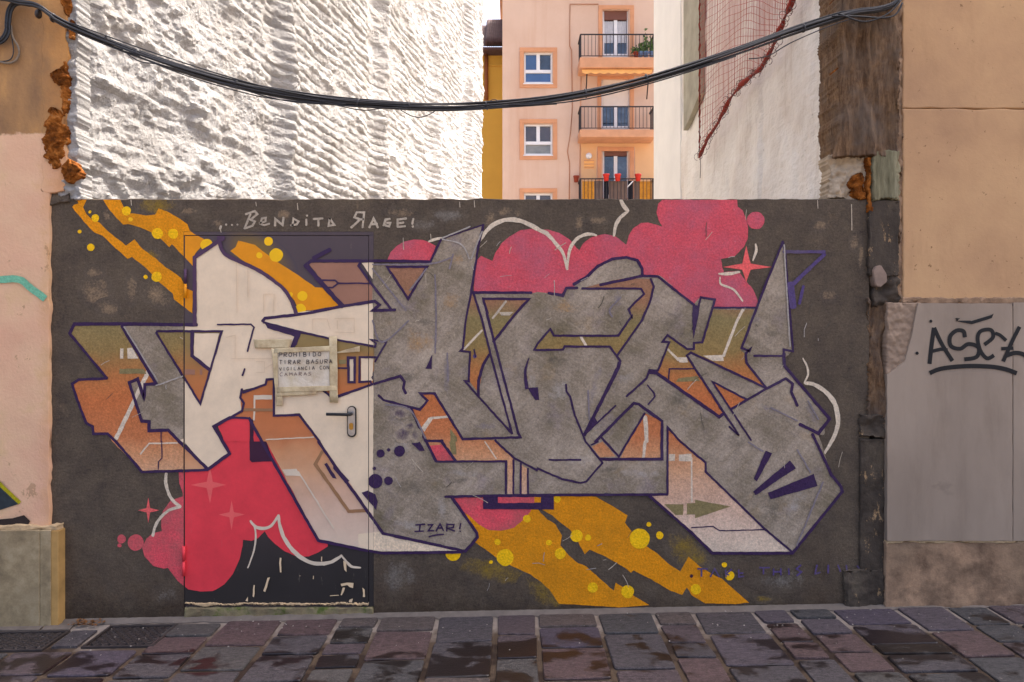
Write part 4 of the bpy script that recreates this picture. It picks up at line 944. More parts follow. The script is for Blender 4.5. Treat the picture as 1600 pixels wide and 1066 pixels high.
# ------------------------------------------------------------------ left building
LB = thing('pink_building', 'old building with peeling pink and brown plaster at the left edge', 'building')
rough_block('front_wall', M['plaster_left'], LB, -330, 76.5, -1750, 826, -.022, .3, .004, 8, .03, .012, seed=2, recess=.002)
rough_block('front_wall', M['plaster_left'], LB, 66, 103, -1750, 300, -.0228, .03, .004, 8, .02, .02, seed=2, recess=.0)
pbox('stone_slab', M['sandstone'], LB, -200, 61.5, 829, 985, -.062, .3, .004)
pbox('stone_slab', M['sandstone'], LB, 62.2, 79, 829, 985, -.060, .3, .004)
pbox('stone_slab', M['ochrestone'], LB, 79.4, 91, 829.5, 985, -.057, .3, .004)
tag(LB.children[-1], 'ochre stone edge strip')
rough_block('plaster_ledge', M['chipwood'], LB, -200, 90, 822, 829, -.05, .2, .01, 20, .012, .012, seed=12)
for q in ((66, 102, 168, 264, -.024, .03, 1), (80, 106, 108, 132, -.026, .02, 3), (92, 106, 95, 182, -.02, .03, 2), (96, 122, 250, 284, -.035, .04, 5), (94, 108, -40, 22, -.02, .03, 6), (104, 116, 30, 60, -.01, .02, 8)):
    rough_block('foam_patch', M['foam'], LB, q[0], q[1], q[2], q[3], q[4]-.010, .06, .011, 48, .004, .010, seed=q[6], blob=True)
rough_block('white_foam_edge', M['white_rough'], LB, 92, 126, 266, 312, -.010, .1, .02, 28, .006, .02, seed=15)
rough_block('white_foam_edge', M['white_rough'], LB, 101, 120, -300, 262, -.004, .12, .022, 20, .007, .02, seed=17)
rough_block('foam_patch', M['foam'], LB, 101, 119, 255, 276, -.05, .03, .015, 40, .005, .01, seed=25, blob=True)
# painted marks on its plaster
lay2 = [0]
def mark(name, key, pts, yf, parent, mat=None):
    lay2[0] += 1
    tr = triangulate(pts); idx = {}; vs = []; fs = []
    for t in tr:
        f = []
        for q in t:
            k = (round(q[0], 3), round(q[1], 3))
            if k not in idx: idx[k] = len(vs); p = P(q[0], q[1], yf); vs.append((p.x, yf-.0002*lay2[0], p.z))
            f.append(idx[k])
        fs.append(f)
    return mesh(name, vs, fs, mat or paint(key), parent)
def ribbon(pts, w):
    p = resample(pts, 3, False); Lf, Rt = [], []
    for i in range(len(p)):
        a, b = p[max(i-1, 0)], p[min(i+1, len(p)-1)]; d = Vector((b[0]-a[0], b[1]-a[1])).normalized()
        Lf.append((p[i][0]-d.y*w/2, p[i][1]+d.x*w/2)); Rt.append((p[i][0]+d.y*w/2, p[i][1]-d.x*w/2))
    return Lf+Rt[::-1]
mark('teal_stroke', 'teal', rag(ribbon(catmull([(-60, 438), (0, 437), (30, 437), (50, 452), (71, 467)], 5), 11), .8), -.0275, LB)
mark('dark_graffiti', 'teal', [(-40, 745), (0, 752), (31, 787), (0, 797), (-40, 800)], -.0275, LB, simple('dark_teal_spray', (44, 52, 56), .3, 30, .7))
mark('lime_stroke', 'lime', rag(ribbon([(-20, 740), (0, 757), (31, 786)], 6), .5), -.0275, LB)
mark('black_spray', 'black', rag([(-40, 815), (20, 810), (38, 805), (48, 815), (44, 820), (-40, 823)], 1.5), -.0275, LB, simple('black_spray_paint', (48, 38, 34), .3, 30, .8))

# its long side wall along the empty lot: rough, foamed, white
def lot_wall():
    s = .197; nrm = Vector((1, -s, 0)).normalized()
    t0, t1 = .03, 9.6; nt_, nz = 420, 560; zb, zt = 0.4, 10.4
    vs, fs = [], []
    ts = [t0+(t1-t0)*((math.exp(1.5*i/nt_)-1)/(math.exp(1.5)-1)) for i in range(nt_+1)]
    grit = random.Random(5)
    pil = [(2.33, .16), (4.56, .2), (6.74, .24), (8.65, .2)]
    for j in range(nz+1):
        z = zb+(zt-zb)*(j/nz)**1.25
        for i in range(nt_+1):
            t = ts[i]
            near = max(0, 1-t/2.4)
            h = fbm(t*.5, 0.3, z*.7, 3)*.05
            rg = 1-abs(fbm(t*1.2+4, 8.1, z*1.9, 6)); h += rg*rg*.05
            h += max(0, fbm(t*2.2, 6.2, z*3.1, 6)-.12)*(.02+.09*near)
            h += fbm(t*9, 2.2, z*14, 4)*(.008+.014*near)+fbm(t*24, 4, z*34, 3)*.005
            zz = z+fbm(t*1.3, 3, z*1.3, 2)*.02
            course = abs(math.sin(math.pi*zz/.088)); mask = min(1, max(0, .75+fbm(t*.9+20, 1, z*.9, 3)*1.3))*(1-near*.75)
            h += (course**.5-.6)*.030*mask
            bx = t/.24+(int(zz/.088) % 2)*.5; h -= max(0, .06-abs(bx-round(bx)))*.22*mask
            for (c, w) in pil:
                cc = c+fbm(z*.8, c, 0, 3)*.12; u = (t-cc)/w
                h += math.exp(-(u*u)*3)*.08-math.exp(-((u+1.5)**2)*2)*.06
            h += grit.gauss(0, .0011+.0005*t**.5)
            h = .06+(h-.06)*.78
            if t < .25: h *= .25+3*t
            vs.append((-2.455+s*t+nrm.x*(h-.06), t+nrm.y*(h-.06)*.3, z))
    w = nt_+1
    for j in range(nz):
        for i in range(nt_): k = j*w+i; fs.append((k, k+1, k+w+1, k+w))
    o = mesh('side_wall', vs, fs, M['white_rough'], LB, False)
lot_wall()
# rest of its body: far end, roof, so that it is a closed block
bx0 = -2.455+.197*9.6
mesh('end_wall', [(bx0-.05, 9.6, 0), (bx0-.05, 9.6, 10.4), (-9, 9.6, 10.4), (-9, 9.6, 0), (bx0-.05, 10.0, 0), (bx0-.05, 10.0, 10.4), (-9, 10, 10.4), (-9, 10, 0)], [(0, 1, 2, 3), (7, 6, 5, 4), (0, 4, 5, 1), (1, 5, 6, 2), (3, 7, 4, 0)], M['white_side'], LB)

# ------------------------------------------------------------------ right building
RB = thing('beige_building', 'beige rendered building with marble dado at the right edge', 'building')
rough_block('front_wall', M['plaster_right'], RB, 1411, 2300, -1750, 169.4, -.012, .3, .003, 6, .05, .008, seed=31)
rough_block('front_wall', M['plaster_right'], RB, 1411, 2300, 170.4, 476, -.012, .3, .003, 6, .04, .008, seed=31)
rough_block('crumbled_edge', M['plinth'], RB, 1403, 1413, -1000, 474, -.004, .2, .012, 20, .012, .03, seed=33)
extrude_poly('marble_slab', M['marble'], RB, rag(resample([(1386, 845.5), (1386, 586), (1398, 578), (1413, 566), (1424, 528), (1434, 474), (1582.5, 474), (1582.5, 845.5)], 12, True), .8), -.042, .1, .0015)
rough_block('broken_corner', simple('broken_stone_face_light', (150, 128, 108), .22, 14, .9, .2, 0, .8, 40), RB, 1386, 1440, 473, 600, -.030, .1, .008, 30, .005, .008, seed=41)
pbox('marble_slab', M['marble'], RB, 1583.4, 1790, 473, 845.5, -.041, .1, .0015); pbox('marble_slab', M['marble'], RB, 1791, 2100, 473, 845.5, -.042, .1, .0015)
rough_block('cement_plinth', M['plinth'], RB, 1384, 2100, 847, 960, -.034, .2, .006, 9, .015, .006, seed=43)
rough_block('mortar_line', M['chipwood'], RB, 1386, 2100, 844.5, 849, -.036, .1, .004, 20, .012, .01, seed=44)
rough_block('mortar_line', M['plinth'], RB, 1411, 1900, 465, 475, -.022, .1, .010, 9, .012, .012, seed=45)
# spray tag on the marble
M['tagink'] = simple('black_spray_tag', (20, 19, 21), .15, 40, .6)
def tagline(s, w, sm=True):
    p = parse(s)
    if sm: p = catmull(p, 6)
    mark('spray_tag', None, ribbon(p, w*1.5), -.0425, RB, M['tagink'])
for s, w, sm in (("Q 540 842 550 750 562 665", 4.4, True), ("Q 562 665 600 745 652 828", 4.2, True), ("Q 545 782 600 770 628 775", 3.6, True), ("Q 713 712 705 682 670 680 640 710 645 755 690 768 730 745 780 762 770 808 710 820", 4.2, True), ("Q 855 800 822 815 790 780 775 720 790 682 840 676 850 712 808 748", 4, True), ("Q 860 692 885 702 915 728", 3.6, True), ("Q 980 660 940 740 900 830", 4, True), ("Q 890 768 950 765", 3.6, False), ("Q 915 802 960 788 1003 798 1030 830", 4.4, True), ("Q 540 887 600 865 720 853 840 856 910 868 966 888", 4.6, True), ("Q 670 625 690 605 845 597 838 612 745 640 670 625", 3.4, False)):
    tagline(s, w, sm)
for cx, cy, r in ((1432.5, 552, 2.6), (1454, 502, 2.4)): mark('spray_tag', None, [(cx+r*math.cos(k*.6), cy+r*math.sin(k*.6)) for k in range(10)], -.0425, RB, M['tagink'])
# timber post at the party wall
M['tanplaster'] = simple('tan_broken_plaster', (176, 158, 134), .35, 16, .9, .2, 0, 1.0, 40)
M['roughmarble'] = simple('broken_stone_face', (142, 122, 108), .25, 14, .9, .2, 0, .8, 40)
post = thing('timber_post', 'weathered rotten timber post rising above the wall beside the beige building', 'post')
rough_block('timber', M['wood'], post, 1312, 1404, -900, 243, -.026, .25, .05, 16, .008, .02, zs=.14, seed=51)
rough_block('timber', M['woodgreen'], post, 1364, 1404, 236, 313, -.022, .22, .012, 12, .010, .02, zs=.3, seed=53)
extrude_poly('split_splinter', M['wood'], post, [(1306, 245), (1312, 215), (1324, 172), (1326, 230), (1320, 244)], -.045, .05, .003)
rough_block('foam_patch', M['foam'], post, 1310, 1314, -200, 130, .006, .1, .02, 40, .005, .012, seed=55)
rough_block('foam_patch', M['foam'], post, 1330, 1356, 272, 312, -.012, .1, .02, 26, .006, .02, seed=56, blob=True)
rough_block('broken_plaster', M['tanplaster'], post, 1296, 1360, 243, 312, .03, .12, .02, 24, .005, .03, seed=57)
rough_block('foam_strip', M['foam'], post, 1356, 1362, 244, 330, -.016, .05, .012, 20, .006, .015, seed=58)
rough_block('painted_stub', M['stub'], post, 1357, 1405, 313.5, 432, -.018, .25, .012, 10, .010, .012, zs=.3, seed=59)
rough_block('painted_stub', M['stub'], post, 1366, 1404, 410, 478, -.010, .2, .03, 14, .010, .03, seed=60)
extrude_poly('wedged_stone', M['roughmarble'], post, [(1366, 440), (1364, 424), (1368, 416), (1377, 414), (1386, 428), (1387, 440), (1376, 449), (1369, 447)], -.036, .06, .004)
rough_block('decayed_timber', M['wood'], post, 1357, 1387, 470, 652, -.006, .15, .045, 16, .008, .03, zs=.25, seed=62)
rough_block('corner_stone', M['stub'], post, 1345, 1386, 648, 684, -.020, .2, .02, 14, .008, .02, seed=63)
rough_block('corner_stone', M['stub'], post, 1344, 1384, 686, 893, -.014, .2, .008, 10, .010, .008, seed=64)
rough_block('corner_stone', M['stub'], post, 1320, 1385, 891, 960, -.022, .2, .016, 10, .010, .016, seed=65)
# its side wall along the lot
def right_wall():
    X0 = 1.86; t0, t1 = .1, 3.73; nt_, nz = 120, 260; vs, fs = [], []
    for j in range(nz+1):
        z = .5+9.3*(j/nz)**1.3
        for i in range(nt_+1):
            t = t0+(t1-t0)*i/nt_
            h = fbm(t*.9, 5, z*.8, 4)*.03+fbm(t*5, 1, z*2.5, 4)*.012+(.02 if 1.35 < t+z*.0 < 1.40 else 0)
            h += .012*math.sin((z*.9+t*.9)*9+fbm(t, 0, z, 3)*3)*max(0, fbm(t*.7, 9, z*.7, 2)+.3)
            vs.append((X0-h, t, z))
    w = nt_+1
    for j in range(nz):
        for i in range(nt_): k = j*w+i; fs.append((k+1, k, k+w, k+w+1))
    mesh('side_wall', vs, fs, M['white_side'], RB, True)
right_wall()
yb = 3.73
box('white_return', simple('clean_white_render', (226, 222, 214), .05, 3, .85, .2, 0, .3, 30), RB, 1.85, 2.2, yb+.004, 5.15, 0, 9.8, .01)
def on_right(px, py, X):
    d = X*F/(px-800); return Vector((X, d-D, CZ-(py-HY)*d/F))
vs = [on_right(px, py, 1.80) for px, py in ((1068, -900), (1068, 204), (1076, 188), (1093, 146), (1093, -900))]
vs2 = [v+Vector((.05, 0, 0)) for v in vs]; n = len(vs)
mesh('bare_concrete_patch', vs+vs2, [tuple(range(n))]+[(i, n+i, n+(i+1) % n, (i+1) % n) for i in range(n)], M['concrete'], RB)
mesh('roof_slab', [(1.9, .1, 9.75), (8, .1, 9.75), (8, 5, 9.75), (1.9, 5, 9.75), (1.9, .1, 9.6), (8, .1, 9.6), (8, 5, 9.6), (1.9, 5, 9.6)], [(0, 1, 2, 3), (7, 6, 5, 4), (0, 4, 5, 1), (1, 5, 6, 2), (2, 6, 7, 3), (3, 7, 4, 0)], M['concrete'], RB)

# ------------------------------------------------------------------ red safety net on the right side wall
NET = thing('safety_net', 'torn red safety net hanging on the white wall at the right', 'net')
M['net'] = simple('faded_red_net', (172, 84, 70), .2, 30, .7); M['rope'] = simple('red_rope', (136, 46, 34), .3, 60, .8, .2, 0, .6, 150)
edge = [(1093, 246), (1102, 225), (1118, 198), (1135, 165), (1153, 138), (1175, 118), (1190, 106), (1203, 82), (1215, 56), (1228, 24), (1240, -4), (1262, -60), (1290, -140)]
def edge_y(px):
    for (a, b) in zip(edge[:-1], edge[1:]):
        if a[0] <= px <= b[0]: return a[1]+(b[1]-a[1])*(px-a[0])/(b[0]-a[0])
    return -140
XN = 1.765
vs, fs = [], []
def addtube(pts, r, n=4):
    v, f = tube_verts(pts, r, n); b0 = len(vs); vs.extend(v); fs.extend([tuple(i+b0 for i in q) for q in f])
k = 0; px = 1093.5
while px < 1286:
    e = edge_y(px); pts = []
    for q in range(9):
        t = q/8; py = -150+(e+150)*t
        pts.append(on_right(px+2.0*math.sin(t*5+px*.11)*(.4+t*.3), py, XN+.008*math.sin(px)))
    addtube(pts, .0019 if k % 4 else .0028, 4); px += 2.3; k += 1
for k in range(44):                      # sagging cross strands
    y0 = -200+k*10.5; pts = []
    for q in range(22):
        px = 1093.5+q*8.8
        u = (px-1093.5)/100.0
        py = y0+40-52*math.sin(min(1.0, u)*1.6)+max(0, u-.75)*30+2.5*math.sin(px*.13+k)
        if py > edge_y(px)-2 or py < -150: 
            if len(pts) > 1: addtube(pts, .0018, 4)
            pts = []; continue
        pts.append(on_right(px, py, XN-.004))
    if len(pts) > 1: addtube(pts, .0018, 4)
o = mesh('netting', vs, fs, M['net'], NET); o['kind'] = 'stuff'
ep = catmull(edge, 4)
tube('rolled_hem', M['rope'], NET, [on_right(x+fbm(x*.2, y*.2, 0, 2)*2, y, XN-.02) for x, y in ep], .017, 8, lambda t: .55+.5*abs(math.sin(t*21))+.25*math.sin(t*57))
tube('hem_cord', M['rope'], NET, [on_right(1093+.8*math.sin(y*.3), y, XN-.01) for y in range(246, -160, -8)], .008, 6)
vs, fs = [], []
for i in range(0, len(ep)-1):
    for w in range(2):
        x, y = ep[i]; x += random.uniform(-2, 2); y += random.uniform(-4, 4); s = random.uniform(3, 7)*(1 if (i+w) % 2 else -1)
        addtube([on_right(x+s*math.sin(a*.7)*.9+ (s*.5), y-s*.4+abs(s)*math.cos(a*.7), XN-.03) for a in range(0, 9)], .0022, 4)
o = mesh('loose_loops', vs, fs, simple('grey_lashing', (92, 58, 50), .2, 30, .7), NET); o['kind'] = 'stuff'
tube('hanging_wire', simple('dark_wire', (70, 62, 58), .1), NET, [on_right(1094, 246, XN), on_right(1094.6, 262, XN+.02), on_right(1094, 278, XN+.03)], .003, 5)

# ------------------------------------------------------------------ overhead cables
CB = thing('cable_bundle', 'thick black bundle of cables sagging across the gap above the wall', 'cables')
M['cable'] = simple('black_cable', (34, 33, 36), .2, 50, .45, .5); M['cable2'] = simple('grey_black_cable', (58, 56, 58), .2, 50, .5, .4)
main = [(-60, -2), (0, -3), (30, 4), (60, 10), (100, 36), (200, 78), (300, 112), (400, 138), (500, 155), (600, 164), (680, 168), (750, 166), (850, 157), (950, 139), (1050, 112), (1150, 80), (1250, 44), (1330, 20), (1375, 14), (1402, 2), (1412, -30)]
def cable(off, r, mat, y=-.10, ph=0.0, pts=main, wob=1.0, n=7):
    q = catmull(pts, 4); out = []
    for i, (x, yy) in enumerate(q):
        a = i*.16+ph; s = 1 if 80 < x < 1330 else .6
        out.append(P(x, yy+(off[1]+math.sin(a)*2.0*wob)*s, y+off[0]+math.cos(a)*.006*wob))
    return tube('cable', mat, CB, out, r, n)
for k in range(9):
    an = k*.7; rr = 0 if k == 0 else 1
    cable((.014*math.cos(an)*rr, 4.3*math.sin(an)*rr), (.0068, .0052, .006, .0044)[k % 4], M['cable'] if k % 3 else M['cable2'], -.085, k*1.7)
for pts, r in (([(150, 58), (190, 75), (230, 95), (300, 122), (400, 150), (470, 159), (540, 162)], .0032), ([(180, 68), (215, 95), (260, 104), (350, 132), (440, 157), (520, 164), (600, 168)], .003), ([(500, 158), (540, 168), (570, 173), (600, 170), (640, 168)], .0028), ([(620, 168), (640, 180), (655, 184), (670, 180), (682, 173)], .0026), ([(560, 166), (640, 171), (720, 173), (800, 168), (870, 163)], .0032), ([(795, 165), (880, 161), (960, 146), (1060, 118), (1150, 88)], .0035), ([(1170, 92), (1200, 88), (1235, 68), (1290, 44), (1330, 30)], .003), ([(1310, 22), (1345, 34), (1370, 30), (1392, 18), (1408, 0)], .0045), ([(1300, 26), (1340, 26), (1380, 28), (1400, 22), (1410, 4)], .005), ([(110, 36), (260, 90), (420, 138), (560, 160), (700, 164)], .0036), ([(765, 160), (768, 156), (775, 156), (778, 162)], .002)):
    cable((-.02, 0), r, M['cable'], -.085, r*1e3, pts, .35, 6)
# cable drop and loop of conduit on the left plaster
for k in range(4):
    tube('cable_drop', M['cable'], CB, [P(x+k*2.2-3, y+k*1.2, -.05-.006*(k % 2)) for x, y in catmull([(44, 6), (24, 4), (15, 14), (12, 32), (11, 48), (4, 60), (-8, 66), (-40, 72)], 5)], .0052, 7)
tube('conduit_loop', simple('pale_conduit', (126, 112, 96), .25, 40, .6), CB, [P(x, y, -.04) for x, y in catmull([(17, 40), (20, 58), (28, 72), (30, 84), (24, 95), (12, 99), (-4, 96), (-40, 88)], 6)], .0055, 8)
tube('conduit_loop', M['cable2'], CB, [P(x, y, -.035) for x, y in catmull([(15, 40), (19, 62), (21, 80), (17, 92), (6, 96), (-6, 95), (-40, 92)], 6)], .003, 7)
for (x, y) in ((60, 22), (83, 28), (168, 62), (215, 83), (370, 130), (560, 161), (640, 166), (760, 165), (915, 146), (1010, 123), (1255, 44)):
    p = P(x, y, -.085); d = Vector((1, 0, -.25 if x < 600 else .25)).normalized()
    tube('cable_tie', M['cable2'], CB, [p-d*.004, p+d*.004], .024, 10)

# ------------------------------------------------------------------ apartment building beyond the lot
YB = 23.8
def S(u, v, y=YB): return P(740+u/3.331, v/3.331, y)
AB = thing('apartment_building', 'tall salmon apartment building with balconies beyond the empty lot', 'building')
def salmon(nt, b):
    c = nt.ramp(nt.noise(.5, 6, .6), [(.3, (204, 170, 146)), (.55, (212, 180, 157)), (.75, (216, 185, 162))])
    c = nt.mix(nt.rng(nt.noise(1.2, 6, .65, nt.pos((1, 1, .1))), .52, .75, 0, .5), c, lin((192, 146, 118)))
    nt.l.new(nt.bump(nt.noise(12, 5), .15, .02), b.inputs['Normal']); return c
M['salmon'] = material('salmon_render', salmon, .9, .2)
M['trim'] = simple('orange_trim', (206, 146, 106), .12, 2, .85); M['slab'] = simple('balcony_slab', (200, 146, 110), .16, 2, .85)
M['orangewall'] = simple('light_orange_render', (222, 174, 126), .06, 1, .9); M['whiteframe'] = simple('white_window_frame', (226, 222, 220), .04, 3, .5)
def glass_mat(nt, b):
    b.inputs['Metallic'].default_value = 0
    return nt.ramp(nt.noise(1.6, 3, .5), [(.35, (26, 34, 44)), (.6, (52, 66, 84)), (.75, (96, 108, 120))])
M['glass'] = material('window_glass', glass_mat, .06, 1.0)
M['glassblue'] = simple('glass_painted_sky', (52, 84, 128), .3, 1.2, .06, 1.0); M['glassdark'] = simple('dark_room_glass', (66, 54, 50), .5, 2, .08, 1.0); M['glasspale'] = simple('glass_with_net_curtain', (128, 126, 118), .35, 3, .1, .8)  # glassblue: the sky's reflection is painted into the base colour
M['shutter'] = simple('brown_shutter', (116, 74, 60), .1, 5, .7); M['whiteshutter'] = simple('white_roller_shutter', (222, 208, 194), .05, 4, .7); M['rail'] = simple('dark_iron_rail', (42, 34, 34), .1, 5, .5, .4)
M['curtain'] = simple('pale_curtain', (190, 188, 190), .12, 8, .9)
def sbox(name, mat, parent, u0, u1, v0, v1, y0, y1, bev=0):
    a = S(u0, v1, y0); b = S(u1, v0, y0); return box(name, mat, parent, a.x, b.x, y0, y1, a.z, b.z, bev)
a = S(150, 0); b = S(1075, 0)
# facade with real openings: strips around windows and doors
WIN = [(262, 272, 410, 436), (262, 645, 410, 810), (262, 1005, 410, 1170)]
DOOR = [(672, 52, 806, 297), (665, 414, 812, 672), (672, 785, 806, 1030)]
def facade():
    us = sorted(set([150, 1075]+[q for w in WIN+DOOR for q in (w[0], w[2])])); vsx = sorted(set([-300, 1660]+[q for w in WIN+DOOR for q in (w[1], w[3])]))
    verts, faces, idx = [], [], {}
    def vid(u, v):
        if (u, v) not in idx: idx[(u, v)] = len(verts); verts.append(tuple(S(u, v)))
        return idx[(u, v)]
    for i in range(len(us)-1):
        for j in range(len(vsx)-1):
            cu, cv = (us[i]+us[i+1])/2, (vsx[j]+vsx[j+1])/2
            if any(w[0] < cu < w[2] and w[1] < cv < w[3] for w in WIN+DOOR): continue
            faces.append((vid(us[i], vsx[j+1]), vid(us[i+1], vsx[j+1]), vid(us[i+1], vsx[j]), vid(us[i], vsx[j])))
    n0 = len(verts)
    for w in WIN+DOOR:          # reveals
        c4 = [S(w[0], w[1]), S(w[2], w[1]), S(w[2], w[3]), S(w[0], w[3])]; b0 = len(verts)
        verts.extend([tuple(p) for p in c4]+[(p.x, YB+.3, p.z) for p in c4])
        for k in range(4): faces.append((b0+k, b0+(k+1) % 4, b0+4+(k+1) % 4, b0+4+k))
    mesh('wall', verts, faces, M['salmon'], AB)
facade()
za, zb = S(0, 1660).z, S(0, -300).z
box('side_wall', M['salmon'], AB, a.x, a.x+.25, YB+.004, YB+9, za, zb); box('rear_wall', M['salmon'], AB, a.x, b.x, YB+9, YB+9.3, za, zb); box('roof', M['slab'], AB, a.x-.2, b.x+.2, YB-.3, YB+9.4, zb, zb+.3)
sbox('recessed_bay', M['orangewall'], AB, 560, 640, 715, 1400, YB-.012, YB-.004); sbox('recessed_bay', M['orangewall'], AB, 840, 946, 715, 1400, YB-.012, YB-.004); sbox('recessed_bay', M['orangewall'], AB, 640.2, 839.8, 715, 764, YB-.012, YB-.004)
def trim(u0, u1, v0, v1, w, bottom=True):
    for q in ((u0, u1, v0, v0+w), (u0, u0+w, v0+w+.2, v1), (u1-w, u1, v0+w+.2, v1)): sbox('window_trim', M['trim'], AB, q[0], q[1], q[2], q[3], YB-.04, YB-.002, .008)
    if bottom: sbox('window_trim', M['trim'], AB, u0+w+.2, u1-w-.2, v1-w, v1, YB-.04, YB-.002, .008)
def pane(parent, u0, u1, v0, v1, y=YB+.17, mat='glass'): return sbox('pane', M[mat], parent, u0, u1, v0, v1, y, y+.02)
def window(dv):
    trim(240, 435, 247+dv, 457+dv, 21)
    y = YB+.10
    f = sbox('window', M['whiteframe'], AB, 263, 271, 273+dv, 435+dv, y, y+.1)
    for q in ((401, 409, 273, 435), (271.2, 400.8, 273, 284), (271.2, 400.8, 427, 435), (327, 345, 284.2, 364), (271.2, 400.8, 364.2, 380)): sbox('frame', M['whiteframe'], f, q[0], q[1], q[2]+dv, q[3]+dv, y, y+.1)
    w2 = dv > 0
    pane(f, 271, 327, 284+dv, 364+dv, mat='glassdark' if w2 else 'glassblue'); pane(f, 345, 401, 284+dv, 364+dv, mat='glassdark' if w2 else 'glass'); pane(f, 271, 401, 380+dv, 427+dv, mat='glasspale' if w2 else 'glassblue')
    sbox('sill', M['whiteframe'], f, 258, 414, 433+dv, 438+dv, YB-.06, YB+.1)
for dv in (0, 373, 733): window(dv)
def bdoor(u0, u1, v0, v1, head, headmat, curtain):
    y = YB+.12
    f = sbox('balcony_door', M['whiteframe'], AB, u0+.5, u0+8, v0+.5, v1, y, y+.08)
    sbox('roller_shutter', M[headmat], f, u0+8.2, u1-8.2, v0+.5, head, y-.03, y+.05)
    m = (u0+u1)/2
    for q in ((u1-8, u1-.5, v0+.5, v1), (m-9, m+9, head+.3, v1-.3), (u0+8.2, m-9.2, v1-16, v1), (m+9.2, u1-8.2, v1-16, v1)): sbox('frame', M['whiteframe'], f, q[0], q[1], q[2], q[3], y, y+.08)
    pane(f, u0+8, m-9, head, v1-16, y+.05); pane(f, m+9, u1-8, head, v1-16, y+.05)
    if curtain:
        for (c0, c1) in ((u0+8, m-9), (m+9, u1-8)):
            bm = bmesh.new(); p0, p1 = S(c0, v1-20), S(c1, head); n = 14; row = []
            for i in range(n+1):
                x = p0.x+(p1.x-p0.x)*i/n; yy = y+.035-.01*math.sin(i*2.1); zc = p0.z+(p1.z-p0.z)*.35
                row.append((bm.verts.new((x, yy, zc)), bm.verts.new((x, yy, p1.z))))
            for r0, r1 in zip(row[:-1], row[1:]): bm.faces.new((r0[0], r1[0], r1[1], r0[1]))
            bm_obj('curtain', bm, M['curtain'], f)
trim(650, 835, 27, 297, 20, False); bdoor(672, 806, 52, 297, 103, 'shutter', True)
trim(645, 835, 392, 673, 20, False); bdoor(665, 812, 414, 673, 552, 'whiteshutter', False)
trim(645, 835, 765, 1030, 21, False); bdoor(672, 806, 785, 1030, 812, 'shutter', False)
DEP = .95
def balcony(v_top, v_slab, v_bot, solid=None):
    yf = YB-DEP
    bal = sbox('balcony', M['slab'], AB, 553, 946, v_slab, v_bot, yf, YB-.045, .02)
    sbox('top_rail', M['rail'], bal, 556, 943, v_top, v_top+5, yf+.02, yf+.07)
    sbox('bottom_rail', M['rail'], bal, 556, 943, v_slab-9, v_slab-6, yf+.03, yf+.06)
    for u in (556, 938): sbox('corner_post', M['rail'], bal, u, u+5, v_top+5.1, v_slab, yf+.02, yf+.07)
    n = 20
    for i in range(1, n):
        u = 558+(940-558)*i/n; sbox('baluster', M['rail'], bal, u-1.2, u+1.2, v_top+5.1, v_slab-9.1, yf+.035, yf+.053)
    for u in (556, 939):
        p = S(u+2, v_top+2, yf); q = S(u+2, v_slab-7, yf)
        box('side_rail', M['rail'], bal, p.x-.03, p.x+.03, yf+.072, YB-.05, p.z-.03, p.z+.03)
        for k in range(1, 6): box('baluster', M['rail'], bal, p.x-.01, p.x+.01, yf+.07+k*.14-.01, yf+.07+k*.14+.01, q.z, p.z-.031)
    return bal
B1 = balcony(176, 298, 352); B2 = balcony(552, 674, 714); B3 = balcony(928, 1050, 1092)
M['reed'] = simple('ochre_reed_screen', (200, 134, 44), .25, 10, .85); M['brownscreen'] = simple('brown_canvas', (112, 92, 82), .15, 4, .9); M['gapshade'] = simple('painted_gap_shade', (26, 24, 32), .1, 4, .9)
yf = YB-DEP
for u0, u1, m in ((566, 628, 'reed'), (628.3, 674, 'brownscreen'), (678, 702, 'gapshade'), (704, 800, 'brownscreen'), (803, 830, 'gapshade'), (833, 862, 'brownscreen'), (862.3, 926, 'reed')):  # the near-black sheets paint in the shade of open gaps between screens
    if m == 'reed':
        k = 5
        for i in range(k): sbox('screen_or_gap_shade', M[m], B3, u0+(u1-u0)*i/k+.2, u0+(u1-u0)*(i+1)/k-.6, 944, 1048, yf+.075+.01*(i % 2), yf+.1+.01*(i % 2))
    else: sbox('screen_or_gap_shade', M[m], B3, u0, u1, 942, 1048, yf+.08, yf+.1)
p0, p1 = S(800, 975, yf-.05), S(830, 943, yf-.05); tube('white_stick', M['whiteframe'], B3, [p0, p1], .025, 6)
# awning over the middle balcony
M['awning'] = simple('orange_awning', (238, 176, 104), .06, 3, .85)
bm = bmesh.new(); rows = []
for i in range(49):
    u = 565+(930-565)*i/48; p = S(u, 362, YB-.85); q = S(u, 352, YB-.06); s = S(u, 378+7*abs(math.sin(i*math.pi/6)), YB-.87)
    rows.append([bm.verts.new(q), bm.verts.new(p), bm.verts.new(s)])
for r0, r1 in zip(rows[:-1], rows[1:]):
    for k in range(2): bm.faces.new((r0[k], r1[k], r1[k+1], r0[k+1]))
aw = bm_obj('awning', bm, M['awning'], AB)
for (u0, v0, u1, v1) in ((590, 380, 585, 482), (912, 388, 901, 516)): tube('awning_arm', M['rail'], aw, [S(u0, v0, YB-.8), S(u1, v1, YB-.1)], .025, 6)
